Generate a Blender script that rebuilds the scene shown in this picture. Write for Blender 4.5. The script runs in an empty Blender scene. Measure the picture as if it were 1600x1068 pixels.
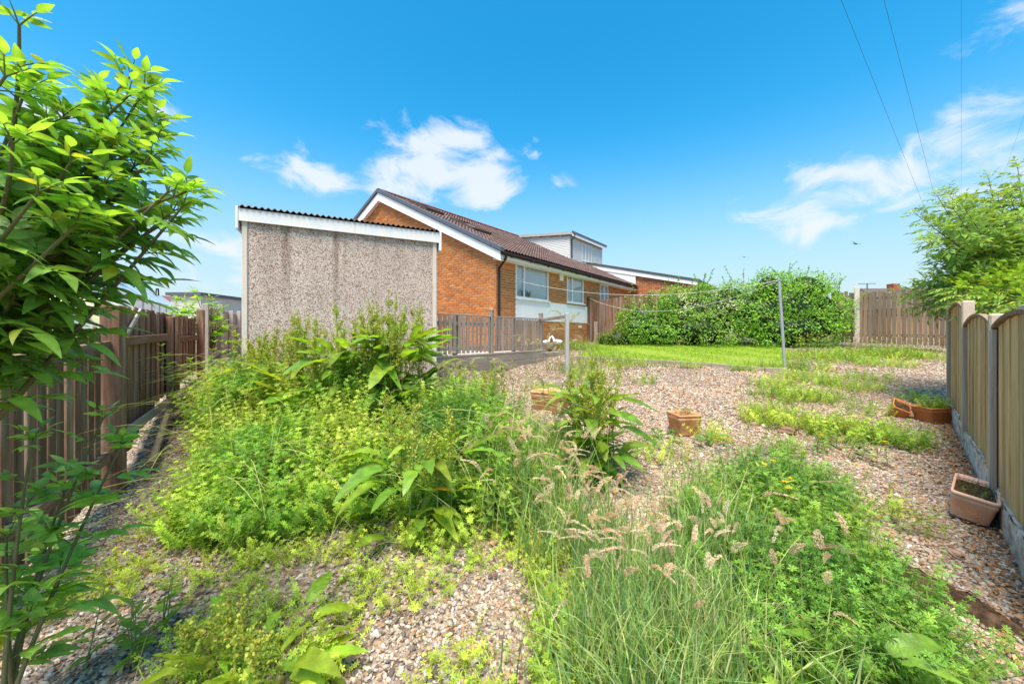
import bpy, math, random
import numpy as np
from mathutils import Vector, Matrix

random.seed(7)
rng = np.random.default_rng(11)
R = math.radians
SC = bpy.context.scene
COL = SC.collection

# ---------------------------------------------------------------- camera
EYE = 1.6
cam_d = bpy.data.cameras.new('camera')
cam_d.sensor_width = 36.0
cam_d.lens = 36.0 * 600 / 1600
cam_d.shift_y = -14.0 / 1600       # horizon sits a little above the middle of the frame
cam_d.clip_start = 0.05
cam_d.clip_end = 3000
cam = bpy.data.objects.new('camera', cam_d)
cam.location = (0, 0, EYE)
cam.rotation_euler = (R(90), 0, 0)
COL.objects.link(cam)
SC.camera = cam

# ---------------------------------------------------------------- exposure
SC.view_settings.view_transform = 'Standard'
SC.view_settings.look = 'None'
SC.view_settings.gamma = 1.0
SC.view_settings.use_curve_mapping = False
SC.view_settings.exposure = 1.42
SC.cycles.use_denoising = True
SC.cycles.max_bounces = 6
SC.cycles.diffuse_bounces = 4
SC.cycles.transparent_max_bounces = 4
SC.cycles.transmission_bounces = 4

# ---------------------------------------------------------------- sun and sky
SUN_DIR = Vector((-0.10, -0.40, 1.0)).normalized()       # towards the sun
sun_d = bpy.data.lights.new('sun', 'SUN')
sun_d.energy = 3.1
sun_d.angle = R(30.0)
sun_d.color = (1.0, 0.92, 0.80)
sun = bpy.data.objects.new('sun', sun_d)
sun.rotation_euler = (-SUN_DIR).to_track_quat('-Z', 'Y').to_euler()
sun.location = (-5, -6, 12)
COL.objects.link(sun)

world = bpy.data.worlds.new('World')
SC.world = world
world.use_nodes = True
wt = world.node_tree
wt.nodes.clear()

def N(tree, kind, **kw):
    n = tree.nodes.new(kind)
    for k, v in kw.items():
        if k.startswith('i_'):
            key = k[2:]
            n.inputs[int(key) if key.isdigit() else key].default_value = v
        else:
            setattr(n, k, v)
    return n

def L(tree, a, b):
    tree.links.new(a, b)

def math_node(t, op, a, b=None, clamp=False):
    n = t.nodes.new('ShaderNodeMath'); n.operation = op; n.use_clamp = clamp
    for i, v in enumerate((a, b)):
        if v is None: continue
        if isinstance(v, (int, float)): n.inputs[i].default_value = v
        else: t.links.new(v, n.inputs[i])
    return n.outputs[0]

def build_world():
    t = wt
    sky = N(t, 'ShaderNodeTexSky', sky_type='NISHITA', sun_disc=False)
    sky.sun_elevation = math.asin(SUN_DIR.z)
    sky.sun_rotation = math.atan2(SUN_DIR.x, SUN_DIR.y)
    sky.altitude = 100; sky.air_density = 1.0; sky.dust_density = 1.1; sky.ozone_density = 2.2
    hs = N(t, 'ShaderNodeHueSaturation', i_Hue=0.487, i_Saturation=1.52, i_Value=1.0)
    wb = N(t, 'ShaderNodeVectorMath', operation='MULTIPLY'); wb.inputs[1].default_value = (1.0, 1.0, 0.93)
    L(t, sky.outputs[0], wb.inputs[0]); L(t, wb.outputs[0], hs.inputs['Color'])
    tc = N(t, 'ShaderNodeTexCoord')
    nrm = N(t, 'ShaderNodeVectorMath', operation='NORMALIZE')
    L(t, tc.outputs['Generated'], nrm.inputs[0])
    mp = N(t, 'ShaderNodeMapping'); mp.inputs['Scale'].default_value = (1, 1, 1.7)
    L(t, nrm.outputs[0], mp.inputs['Vector'])
    n1 = N(t, 'ShaderNodeTexNoise', i_Scale=8.0, i_Detail=12.0, i_Roughness=0.58, i_Distortion=0.5)
    L(t, mp.outputs[0], n1.inputs['Vector'])
    n2 = N(t, 'ShaderNodeTexNoise', i_Scale=1.7, i_Detail=3.0, i_Roughness=0.5)
    L(t, mp.outputs[0], n2.inputs['Vector'])
    # cumulus banks, as directions (azimuth right of the view axis, elevation) and angular size
    banks = [(-0.22, 0.44, 0.20, 1.15), (-0.08, 0.40, 0.18, 1.15), (-0.14, 0.51, 0.13, 1.1), (-0.28, 0.39, 0.12, 0.9), (0.02, 0.47, 0.10, 0.7), (-0.53, 0.40, 0.13, 0.95), (-0.60, 0.44, 0.09, 0.8), (0.11, 0.38, 0.08, 0.85),
             (0.72, 0.30, 0.13, 0.9), (0.82, 0.33, 0.13, 0.9), (0.80, 0.40, 0.12, 0.85), (1.03, 0.43, 0.2, 1.0), (1.20, 0.40, 0.15, 0.9), (1.31, 0.84, 0.09, 0.85),
             (-0.93, 0.58, 0.06, 0.85), (-1.24, 0.60, 0.08, 0.85), (-0.72, 0.18, 0.2, 0.8), (0.95, 0.16, 0.3, 0.5),
             (-2.6, 0.5, 0.25, 0.9), (2.4, 0.4, 0.3, 0.9)]
    mask = None
    for bx_, bz_, r_, s_ in banks:
        d = Vector((bx_, 1.0, bz_)).normalized()
        dv = Vector((d.x, d.y, d.z * 1.7))
        dist = N(t, 'ShaderNodeVectorMath', operation='DISTANCE')
        L(t, mp.outputs[0], dist.inputs[0]); dist.inputs[1].default_value = dv
        mr = N(t, 'ShaderNodeMapRange', interpolation_type='SMOOTHSTEP')
        L(t, dist.outputs['Value'], mr.inputs['Value'])
        mr.inputs['From Min'].default_value = 0.0; mr.inputs['From Max'].default_value = r_ * 1.5
        mr.inputs['To Min'].default_value = s_; mr.inputs['To Max'].default_value = 0.0
        mask = mr.outputs[0] if mask is None else math_node(t, 'MAXIMUM', mask, mr.outputs[0])
    veil = math_node(t, 'MULTIPLY', n2.outputs[0], 0.06)
    a = math_node(t, 'MULTIPLY', mask, 0.46)
    b = math_node(t, 'ADD', n1.outputs[0], a)
    b = math_node(t, 'ADD', b, veil)
    dens = N(t, 'ShaderNodeMapRange', interpolation_type='SMOOTHSTEP')
    L(t, b, dens.inputs['Value'])
    dens.inputs['From Min'].default_value = 0.79; dens.inputs['From Max'].default_value = 1.05
    dens.inputs['To Max'].default_value = 0.88
    mx = N(t, 'ShaderNodeMix', data_type='RGBA')
    # pale summer haze low in the sky, all the way round
    sz = N(t, 'ShaderNodeSeparateXYZ'); L(t, nrm.outputs[0], sz.inputs[0])
    hz = N(t, 'ShaderNodeMapRange', interpolation_type='SMOOTHERSTEP'); L(t, sz.outputs[2], hz.inputs[0])
    hz.inputs[1].default_value = -0.02; hz.inputs[2].default_value = 0.5; hz.inputs[3].default_value = 0.85; hz.inputs[4].default_value = 0.0
    hm = N(t, 'ShaderNodeMix', data_type='RGBA'); L(t, hz.outputs[0], hm.inputs[0]); L(t, hs.outputs[0], hm.inputs[6]); hm.inputs[7].default_value = (2.0, 2.45, 2.75, 1)
    L(t, dens.outputs[0], mx.inputs[0]); L(t, hm.outputs[2], mx.inputs[6])
    mx.inputs[7].default_value = (3.05, 3.25, 3.65, 1)
    bg = N(t, 'ShaderNodeBackground', i_Strength=0.112)
    L(t, mx.outputs[2], bg.inputs['Color'])
    out = N(t, 'ShaderNodeOutputWorld'); L(t, bg.outputs[0], out.inputs['Surface'])
build_world()

# ---------------------------------------------------------------- mesh tools
def nrmz(a):
    a = np.asarray(a, float)
    return a / np.maximum(np.linalg.norm(a, axis=-1, keepdims=True), 1e-9)

def frames(d, up):
    """matrices whose columns are side, length axis d, normal; arrays of shape (n,3)"""
    y = nrmz(d); x = nrmz(np.cross(y, up)); z = np.cross(x, y)
    return np.stack([x, y, z], axis=-1)

class MB:
    def __init__(s):
        s.v = []; s.q = []; s.c = []; s.n = 0
    def add(s, v, q, c=(0.5, 0.5, 0.5)):
        v = np.asarray(v, float).reshape(-1, 3); q = np.asarray(q, int).reshape(-1, 4)
        c = np.asarray(c, float)
        if c.ndim == 1: c = np.repeat(c[None], len(v), 0)
        s.v.append(v); s.q.append(q + s.n); s.c.append(c); s.n += len(v)
    def inst(s, tpl, pos, rot, scale, col):
        tv, tq = tpl[0], tpl[1]
        tc = tpl[2] if len(tpl) > 2 else None
        pos = np.asarray(pos, float).reshape(-1, 3); n = len(pos)
        if n == 0: return
        scale = np.asarray(scale, float)
        if scale.ndim == 0: scale = np.full(n, float(scale))
        if scale.ndim == 1: scale = np.repeat(scale[:, None], 3, 1)
        v = np.einsum('nij,nmj->nmi', rot, tv[None] * scale[:, None, :]) + pos[:, None, :]
        m = len(tv)
        q = (tq[None] + (np.arange(n) * m)[:, None, None]).reshape(-1, 4)
        col = np.asarray(col, float)
        if col.ndim == 1: col = np.repeat(col[None], n, 0)
        c = np.repeat(col[:, None, :], m, 1)
        if tc is not None: c = c * tc[None, :, None]
        s.add(v.reshape(-1, 3), q, c.reshape(-1, 3))
    def tube(s, pts, rad, n=5, col=(.3, .2, .1), cap=True):
        P = np.asarray(pts, float); k = len(P)
        rad = np.broadcast_to(np.asarray(rad, float), (k,))
        T = nrmz(np.gradient(P, axis=0))
        ref = np.where(np.abs(T[:, 2:3]) > 0.9, np.array([[1., 0, 0]]), np.array([[0, 0, 1.]]))
        A = nrmz(np.cross(T, ref)); B = np.cross(T, A)
        a = np.linspace(0, 2 * np.pi, n, endpoint=False)
        ring = P[:, None] + rad[:, None, None] * (np.cos(a)[None, :, None] * A[:, None] + np.sin(a)[None, :, None] * B[:, None])
        v = ring.reshape(-1, 3); q = []
        for i in range(k - 1):
            for j in range(n):
                q.append((i * n + j, i * n + (j + 1) % n, (i + 1) * n + (j + 1) % n, (i + 1) * n + j))
        s.add(v, q, col)
        if cap:
            for i in (0, k - 1):
                c = P[i]; vv = np.vstack([ring[i], c[None]])
                s.add(vv, [(j, (j + 1) % n, n, n) for j in range(n)], col)
    def box(s, lo, hi, col=(.5, .5, .5), M=None, bev=0.0):
        lo = np.array(lo, float); hi = np.array(hi, float)
        if bev <= 0:
            v = np.array([[x, y, z] for x in (lo[0], hi[0]) for y in (lo[1], hi[1]) for z in (lo[2], hi[2])])
            q = [(0, 1, 3, 2), (4, 6, 7, 5), (0, 4, 5, 1), (2, 3, 7, 6), (0, 2, 6, 4), (1, 5, 7, 3)]
        else:
            v, q = bevbox(lo, hi, bev)
        if M is not None:
            v = v @ np.array(M.to_3x3()).T + np.array(M.translation)
        s.add(v, q, col)
    def bar(s, a, b, w, h, col=(.5, .5, .5), up=(0, 0, 1)):
        """a bar from a to b, w across, h along 'up'"""
        a = np.array(a, float); b = np.array(b, float); d = b - a; l = np.linalg.norm(d)
        F = frames(d[None], np.array([up], float))[0]
        v = np.array([[x * w / 2, y * l, z * h / 2] for x in (-1, 1) for y in (0, 1) for z in (-1, 1)])
        s.add(v @ F.T + a, [(0, 1, 3, 2), (4, 6, 7, 5), (0, 4, 5, 1), (2, 3, 7, 6), (0, 2, 6, 4), (1, 5, 7, 3)], col)
    def prism(s, poly, vec, col=(.5, .5, .5)):
        """extrude a planar polygon (n,3) along vec"""
        P = np.asarray(poly, float); n = len(P); V = np.vstack([P, P + np.asarray(vec, float)])
        q = [(i, (i + 1) % n, n + (i + 1) % n, n + i) for i in range(n)]
        for off in (0, n):
            for i in range(1, n - 1):
                q.append((off, off + i, off + i + 1, off + i + 1))
        s.add(V, q, col)
    def mesh(s, name, smooth=False):
        V = np.concatenate(s.v); Q = np.concatenate(s.q); C = np.concatenate(s.c)
        tri = Q[:, 2] == Q[:, 3]
        cnt = np.where(tri, 3, 4)
        st = np.concatenate([[0], np.cumsum(cnt)[:-1]])
        keep = np.ones(Q.shape, bool); keep[tri, 3] = False
        li = Q[keep]
        me = bpy.data.meshes.new(name)
        me.vertices.add(len(V)); me.vertices.foreach_set('co', V.astype(np.float32).ravel())
        me.loops.add(len(li)); me.loops.foreach_set('vertex_index', li.astype(np.int32))
        me.polygons.add(len(Q)); me.polygons.foreach_set('loop_start', st.astype(np.int32))
        me.polygons.foreach_set('loop_total', cnt.astype(np.int32))
        me.polygons.foreach_set('use_smooth', np.full(len(Q), smooth))
        at = me.attributes.new('col', 'FLOAT_COLOR', 'POINT')
        at.data.foreach_set('color', np.concatenate([C, np.ones((len(C), 1))], 1).astype(np.float32).ravel())
        me.update(calc_edges=True); me.validate()
        return me
    def build(s, name, mat, parent=None, smooth=False, loc=None, rz=None):
        return obj(name, s.mesh(name, smooth), mat, parent, loc, rz)

def bevbox(lo, hi, b):
    """box with chamfered edges: 24 verts, 26 faces"""
    v = []; idx = {}
    S = [(x, y, z) for x in (0, 1) for y in (0, 1) for z in (0, 1)]
    L_ = (lo, hi)
    for c in S:
        for ax in range(3):
            p = [L_[c[i]][i] + (0 if i == ax else (b if c[i] == 0 else -b)) for i in range(3)]
            idx[(c, ax)] = len(v); v.append(p)
    q = []
    for ax in range(3):
        o = [i for i in range(3) if i != ax]
        for sd in (0, 1):
            f = []
            for (a_, b_) in ((0, 0), (1, 0), (1, 1), (0, 1)):
                c = [0, 0, 0]; c[ax] = sd; c[o[0]] = a_; c[o[1]] = b_
                f.append(idx[(tuple(c), ax)])
            q.append(f)
        for a_ in (0, 1):
            for b_ in (0, 1):
                c0 = [0, 0, 0]; c0[o[0]] = a_; c0[o[1]] = b_; c1 = list(c0); c1[ax] = 1
                c0 = tuple(c0); c1 = tuple(c1)
                q.append([idx[(c0, o[0])], idx[(c0, o[1])], idx[(c1, o[1])], idx[(c1, o[0])]])
    for c in S:
        q.append([idx[(c, 0)], idx[(c, 1)], idx[(c, 2)], idx[(c, 2)]])
    return np.array(v, float), q

def obj(name, me, mat=None, parent=None, loc=None, rz=None):
    o = bpy.data.objects.new(name, me)
    COL.objects.link(o)
    if mat is not None and me is not None and not me.materials: me.materials.append(mat)
    if parent is not None: o.parent = parent
    if loc is not None: o.location = loc
    if rz is not None: o.rotation_euler = (0, 0, rz)
    return o

def thing(name, label, cat, loc=(0, 0, 0), rz=0.0, group=None):
    return tag(obj(name, None, None, None, loc, rz), label, cat, group)

def tag(o, label=None, cat=None, group=None, kind=None):
    for k, v in (('label', label), ('category', cat), ('group', group), ('kind', kind)):
        if v: o[k] = v
    return o

# ---------------------------------------------------------------- materials
def base_mat(name):
    m = bpy.data.materials.new(name); m.use_nodes = True
    t = m.node_tree; t.nodes.clear()
    out = N(t, 'ShaderNodeOutputMaterial'); p = N(t, 'ShaderNodeBsdfPrincipled')
    L(t, p.outputs[0], out.inputs['Surface'])
    return m, t, p, out

def shifted_coords(t, scale=(1, 1, 1)):
    """object coordinates, shifted by a random amount for each object"""
    tc = N(t, 'ShaderNodeTexCoord'); oi = N(t, 'ShaderNodeObjectInfo')
    r = math_node(t, 'MULTIPLY', oi.outputs['Random'], 57.0)
    ad = N(t, 'ShaderNodeVectorMath', operation='ADD')
    L(t, tc.outputs['Object'], ad.inputs[0]); L(t, r, ad.inputs[1])
    mp = N(t, 'ShaderNodeMapping'); mp.inputs['Scale'].default_value = scale
    L(t, ad.outputs[0], mp.inputs['Vector'])
    return mp.outputs[0], oi.outputs['Random']

def mat(name, col=None, rough=0.7, var=0.15, scale=6.0, bump=0.0, bscale=80.0, spec=0.3, metal=0.0, col2=None, stretch=(1, 1, 1), detail=5.0, objvar=0.0):
    """plain surface: a colour (or the mesh's own 'col') mottled by noise, with optional second colour and fine relief"""
    m, t, p, out = base_mat(name)
    vec, rnd = shifted_coords(t, stretch)
    if col is None:
        a = N(t, 'ShaderNodeAttribute', attribute_name='col'); c = a.outputs['Color']
    else:
        c = N(t, 'ShaderNodeRGB'); c.outputs[0].default_value = (*col, 1); c = c.outputs[0]
    no = N(t, 'ShaderNodeTexNoise', i_Scale=scale, i_Detail=detail, i_Roughness=0.6)
    L(t, vec, no.inputs['Vector'])
    if col2 is not None:
        rp = N(t, 'ShaderNodeMapRange', interpolation_type='SMOOTHSTEP'); L(t, no.outputs[0], rp.inputs[0])
        rp.inputs[1].default_value = 0.38; rp.inputs[2].default_value = 0.66
        mx = N(t, 'ShaderNodeMix', data_type='RGBA'); L(t, rp.outputs[0], mx.inputs[0]); L(t, c, mx.inputs[6])
        mx.inputs[7].default_value = (*col2, 1); c = mx.outputs[2]
    mr = N(t, 'ShaderNodeMapRange'); L(t, no.outputs[0], mr.inputs[0])
    mr.inputs[1].default_value = 0.25; mr.inputs[2].default_value = 0.75
    mr.inputs[3].default_value = 1 - var; mr.inputs[4].default_value = 1 + var
    f = mr.outputs[0]
    if objvar > 0:
        ov = N(t, 'ShaderNodeMapRange'); L(t, rnd, ov.inputs[0])
        ov.inputs[3].default_value = 1 - objvar; ov.inputs[4].default_value = 1 + objvar
        f = math_node(t, 'MULTIPLY', f, ov.outputs[0])
    mu = N(t, 'ShaderNodeVectorMath', operation='SCALE'); L(t, c, mu.inputs[0]); L(t, f, mu.inputs['Scale'])
    L(t, mu.outputs[0], p.inputs['Base Color'])
    p.inputs['Roughness'].default_value = rough; p.inputs['Metallic'].default_value = metal
    p.inputs['Specular IOR Level'].default_value = spec
    if bump > 0:
        nb = N(t, 'ShaderNodeTexNoise', i_Scale=bscale, i_Detail=4.0); L(t, vec, nb.inputs['Vector'])
        bp = N(t, 'ShaderNodeBump', i_Strength=bump, i_Distance=0.01)
        L(t, nb.outputs[0], bp.inputs['Height']); L(t, bp.outputs[0], p.inputs['Normal'])
    return m

def wood(name, c1, c2, c3, objvar=0.2, fine=55.0, grey=0.5):
    """weathered timber with grain running along the object's z axis"""
    m, t, p, out = base_mat(name)
    vec, rnd = shifted_coords(t, (1, 1, 0.045))
    g = N(t, 'ShaderNodeTexNoise', i_Scale=fine, i_Detail=6.0, i_Roughness=0.65, i_Distortion=0.4); L(t, vec, g.inputs['Vector'])
    vec2, _ = shifted_coords(t, (1, 1, 0.16))
    w = N(t, 'ShaderNodeTexNoise', i_Scale=9.0, i_Detail=5.0, i_Roughness=0.6); L(t, vec2, w.inputs['Vector'])
    cr = N(t, 'ShaderNodeValToRGB')
    cr.color_ramp.elements[0].position = 0.3; cr.color_ramp.elements[0].color = (*c1, 1)
    cr.color_ramp.elements[1].position = 0.72; cr.color_ramp.elements[1].color = (*c2, 1)
    L(t, g.outputs[0], cr.inputs[0])
    mr = N(t, 'ShaderNodeMapRange', interpolation_type='SMOOTHSTEP'); L(t, w.outputs[0], mr.inputs[0])
    mr.inputs[1].default_value = 0.42; mr.inputs[2].default_value = 0.72; mr.inputs[4].default_value = grey
    mx = N(t, 'ShaderNodeMix', data_type='RGBA'); L(t, mr.outputs[0], mx.inputs[0]); L(t, cr.outputs[0], mx.inputs[6])
    mx.inputs[7].default_value = (*c3, 1)
    ov = N(t, 'ShaderNodeMapRange'); L(t, rnd, ov.inputs[0]); ov.inputs[3].default_value = 1 - objvar; ov.inputs[4].default_value = 1 + objvar
    mu = N(t, 'ShaderNodeVectorMath', operation='SCALE'); L(t, mx.outputs[2], mu.inputs[0]); L(t, ov.outputs[0], mu.inputs['Scale'])
    L(t, mu.outputs[0], p.inputs['Base Color'])
    p.inputs['Roughness'].default_value = 0.85; p.inputs['Specular IOR Level'].default_value = 0.15
    bp = N(t, 'ShaderNodeBump', i_Strength=0.5, i_Distance=0.006); L(t, g.outputs[0], bp.inputs['Height']); L(t, bp.outputs[0], p.inputs['Normal'])
    return m

def leafmat(name, trans=0.35, rough=0.45, spec=0.35, var=0.25, scale=9.0, bump=0.0):
    """thin leaf: reflects and lets light through; colour comes from the mesh"""
    m, t, p, out = base_mat(name)
    a = N(t, 'ShaderNodeAttribute', attribute_name='col')
    tc = N(t, 'ShaderNodeTexCoord'); no = N(t, 'ShaderNodeTexNoise', i_Scale=scale, i_Detail=3.0)
    L(t, tc.outputs['Object'], no.inputs['Vector'])
    mr = N(t, 'ShaderNodeMapRange'); L(t, no.outputs[0], mr.inputs[0]); mr.inputs[1].default_value = 0.3; mr.inputs[2].default_value = 0.7
    mr.inputs[3].default_value = 1 - var; mr.inputs[4].default_value = 1 + var
    mu = N(t, 'ShaderNodeVectorMath', operation='SCALE'); L(t, a.outputs['Color'], mu.inputs[0]); L(t, mr.outputs[0], mu.inputs['Scale'])
    L(t, mu.outputs[0], p.inputs['Base Color'])
    p.inputs['Roughness'].default_value = rough; p.inputs['Specular IOR Level'].default_value = spec
    tr = N(t, 'ShaderNodeBsdfTranslucent')
    if bump > 0:                                   # puckered leaf surface
        nb = N(t, 'ShaderNodeTexNoise', i_Scale=48.0, i_Detail=3.0); L(t, tc.outputs['Object'], nb.inputs['Vector'])
        bp = N(t, 'ShaderNodeBump', i_Strength=bump, i_Distance=0.012); L(t, nb.outputs[0], bp.inputs['Height']); L(t, bp.outputs[0], p.inputs['Normal'])
    br = N(t, 'ShaderNodeVectorMath', operation='MULTIPLY'); L(t, mu.outputs[0], br.inputs[0]); br.inputs[1].default_value = (1.7, 1.6, 0.6)
    L(t, br.outputs[0], tr.inputs['Color'])
    ms = N(t, 'ShaderNodeMixShader', i_0=trans)
    L(t, p.outputs[0], ms.inputs[1]); L(t, tr.outputs[0], ms.inputs[2]); L(t, ms.outputs[0], out.inputs['Surface'])
    return m

M_LEAF = leafmat('leaf')
M_GLOSS = leafmat('glossy leaf', 0.45, 0.38, 0.45, 0.3, 14.0, 0.55)
M_GRASS = leafmat('grass', 0.35, 0.55, 0.25)
M_SEED = leafmat('grass seed', 0.35, 0.8, 0.1, 0.2)
M_STEM = mat('bark', (0.11, 0.08, 0.05), 0.9, 0.35, 14, 0.4, 60)
M_GREENSTEM = mat('green stem', None, 0.6, 0.15, 12)
M_BRICK = mat('brick face', None, 0.9, 0.22, 26, 0.35, 160, 0.1, detail=6)
M_MORTAR = mat('mortar', (0.70, 0.50, 0.28), 0.95, 0.15, 20, 0.4, 140, 0.1)
M_TILE = mat('roof tile', None, 0.85, 0.22, 10, 0.4, 90, 0.15, objvar=0.12)
M_UPVC = mat('white upvc', (0.80, 0.80, 0.80), 0.35, 0.03, 3, spec=0.4)
M_WHITEPAINT = mat('painted board', (0.87, 0.85, 0.82), 0.6, 0.06, 2.0, spec=0.25)
M_FASCIA = mat('weathered white board', (0.80, 0.76, 0.71), 0.6, 0.07, 4, 0.1, 40, col2=(0.66, 0.67, 0.67), stretch=(2, 2, 0.6))
M_GREYTRIM = mat('grey dry verge', (0.10, 0.11, 0.135), 0.5, 0.12, 6)
M_BLACK = mat('black plastic', (0.022, 0.02, 0.02), 0.4, 0.1, 5)
M_STEEL = mat('galvanised steel', (0.48, 0.50, 0.53), 0.45, 0.12, 18, metal=0.55, spec=0.4)
M_ALU = mat('aluminium bar', (0.62, 0.63, 0.64), 0.4, 0.08, 9, metal=0.4)
M_CONCRETE = mat('concrete', (0.50, 0.46, 0.41), 0.95, 0.16, 7, 0.5, 120, 0.1, col2=(0.42, 0.385, 0.34))
M_PALECONC = mat('pale concrete', (0.70, 0.61, 0.52), 0.95, 0.12, 5, 0.4, 150, 0.1, col2=(0.58, 0.50, 0.42))
M_TERRA = mat('terracotta', (0.62, 0.27, 0.12), 0.75, 0.14, 9, 0.15, 60, 0.2, col2=(0.66, 0.36, 0.20))
M_TERRA2 = mat('pale terracotta', (0.80, 0.42, 0.27), 0.7, 0.08, 7, 0.1, 60, 0.25, col2=(0.78, 0.49, 0.36))
M_TERRA3 = mat('orange terracotta', (0.56, 0.20, 0.06), 0.6, 0.12, 7, 0.1, 60, 0.3)
M_SOIL = mat('soil', (0.045, 0.028, 0.018), 1.0, 0.4, 20, 0.9, 60, 0.05, col2=(0.08, 0.05, 0.03))
W_DARK = wood('dark brown fence board', (0.10, 0.05, 0.032), (0.28, 0.15, 0.095), (0.42, 0.32, 0.26), 0.28, grey=0.55)
W_GREY = wood('silvered deck rail', (0.24, 0.185, 0.145), (0.40, 0.33, 0.275), (0.47, 0.42, 0.375), 0.16)
W_TAN = wood('tan fence board', (0.36, 0.20, 0.075), (0.80, 0.55, 0.27), (0.60, 0.45, 0.26), 0.2, 30.0, 0.55)
W_BROWN = wood('brown fence board', (0.15, 0.09, 0.05), (0.30, 0.20, 0.12), (0.34, 0.28, 0.22), 0.2)
W_PALE = wood('pale grey fence board', (0.33, 0.28, 0.24), (0.52, 0.46, 0.42), (0.5, 0.46, 0.43), 0.12)
W_SLEEPER = wood('weathered sleeper', (0.22, 0.17, 0.125), (0.38, 0.31, 0.25), (0.36, 0.34, 0.31), 0.15)
W_FAR = wood('far fence board', (0.13, 0.09, 0.055), (0.27, 0.20, 0.13), (0.27, 0.235, 0.18), 0.22)

def glassmat(name, col=(0.55, 0.62, 0.66), rough=0.04, alpha=0.25):
    m, t, p, out = base_mat(name)
    g = N(t, 'ShaderNodeBsdfGlossy', i_Roughness=rough); g.inputs['Color'].default_value = (0.9, 0.95, 1, 1)
    tr = N(t, 'ShaderNodeBsdfTransparent'); tr.inputs['Color'].default_value = (*col, 1)
    fr = N(t, 'ShaderNodeFresnel', i_IOR=1.5)
    f = math_node(t, 'ADD', fr.outputs[0], alpha, True)
    ms = N(t, 'ShaderNodeMixShader'); L(t, f, ms.inputs[0]); L(t, tr.outputs[0], ms.inputs[1]); L(t, g.outputs[0], ms.inputs[2])
    L(t, ms.outputs[0], out.inputs['Surface'])
    return m
M_PANE = glassmat('window pane', (0.96, 0.97, 0.98), 0.03, 0.03)
M_GHPANE = glassmat('greenhouse pane', (0.90, 0.93, 0.94), 0.35, 0.5)

# ---------------------------------------------------------------- terrain
def sstep(a, b, x):
    t = np.clip((np.asarray(x, float) - a) / (b - a), 0, 1); return t * t * (3 - 2 * t)

def g(x, y):
    """height of the garden: it rises towards the house, with a bank in front of the garage"""
    x = np.asarray(x, float); y = np.asarray(y, float)
    z = 0.09 * (np.minimum(y, 15.5) - 1.75)
    z = z + 0.34 * sstep(-0.3, -1.5, x) * sstep(3.7, 5.0, y) * sstep(12, 8, y)
    z = z + 0.022 * np.sin(1.7 * x + 0.4) * np.sin(1.3 * y + 1.1) + 0.012 * np.sin(4.1 * x + 2.0 * y)
    z = z - 0.03 * np.exp(-((x - 2.2) ** 2 + (y - 2.0) ** 2) / 0.3)
    return z

def gz(x, y): return float(g(x, y))

def gravel_ground_mat():
    m, t, p, out = base_mat('gravel bed')
    tc = N(t, 'ShaderNodeTexCoord')
    vo = N(t, 'ShaderNodeTexVoronoi', i_Scale=34.0); L(t, tc.outputs['Object'], vo.inputs['Vector'])
    cr = N(t, 'ShaderNodeValToRGB'); e = cr.color_ramp.elements
    e[0].color = (0.07, 0.05, 0.035, 1); e[1].color = (0.36, 0.30, 0.25, 1)
    for ps, c in ((0.3, (0.20, 0.135, 0.09)), (0.5, (0.26, 0.19, 0.14)), (0.7, (0.31, 0.24, 0.18))):
        k = cr.color_ramp.elements.new(ps); k.color = (*c, 1)
    sp = N(t, 'ShaderNodeSeparateColor'); L(t, vo.outputs['Color'], sp.inputs[0]); L(t, sp.outputs[0], cr.inputs[0])
    no = N(t, 'ShaderNodeTexNoise', i_Scale=0.9, i_Detail=4.0); L(t, tc.outputs['Object'], no.inputs['Vector'])
    mr = N(t, 'ShaderNodeMapRange'); L(t, no.outputs[0], mr.inputs[0]); mr.inputs[1].default_value = .3; mr.inputs[2].default_value = .7
    mr.inputs[3].default_value = .72; mr.inputs[4].default_value = 1.1
    mu = N(t, 'ShaderNodeVectorMath', operation='SCALE'); L(t, cr.outputs[0], mu.inputs[0]); L(t, mr.outputs[0], mu.inputs['Scale'])
    L(t, mu.outputs[0], p.inputs['Base Color']); p.inputs['Roughness'].default_value = 0.95
    bp = N(t, 'ShaderNodeBump', i_Strength=0.8, i_Distance=0.02, invert=True); L(t, vo.outputs['Distance'], bp.inputs['Height']); L(t, bp.outputs[0], p.inputs['Normal'])
    return m

def build_ground():
    xs = np.concatenate([[-600, -120, -40, -20], np.arange(-12, 20.01, 0.22), [25, 45, 120, 600]])
    ys = np.concatenate([[-600, -60, -8, -2], np.arange(0.2, 20.01, 0.22), [25, 45, 120, 1200]])
    X, Y = np.meshgrid(xs, ys); Z = g(X, Y)
    Z = np.where(Y < 0, -0.15, Z)
    n, k = X.shape
    i = np.arange(n * k).reshape(n, k)
    q = np.stack([i[:-1, :-1], i[:-1, 1:], i[1:, 1:], i[1:, :-1]], -1).reshape(-1, 4)
    b = MB(); b.add(np.stack([X, Y, Z], -1).reshape(-1, 3), q)
    tag(b.build('ground', gravel_ground_mat(), smooth=True), kind='structure')
build_ground()

LAWN = np.array([(1.94, 11.1), (4.2, 10.2), (6.45, 9.17), (7.6, 10.6), (8.9, 12.3), (9.8, 14.6), (3.2, 14.9), (2.4, 12.8)])
def inside(P, poly):
    x, y = P[:, 0], P[:, 1]; r = np.zeros(len(P), bool); j = len(poly) - 1
    for i in range(len(poly)):
        xi, yi = poly[i]; xj, yj = poly[j]
        c = ((yi > y) != (yj > y)) & (x < (xj - xi) * (y - yi) / (yj - yi + 1e-12) + xi)
        r ^= c; j = i
    return r

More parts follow.
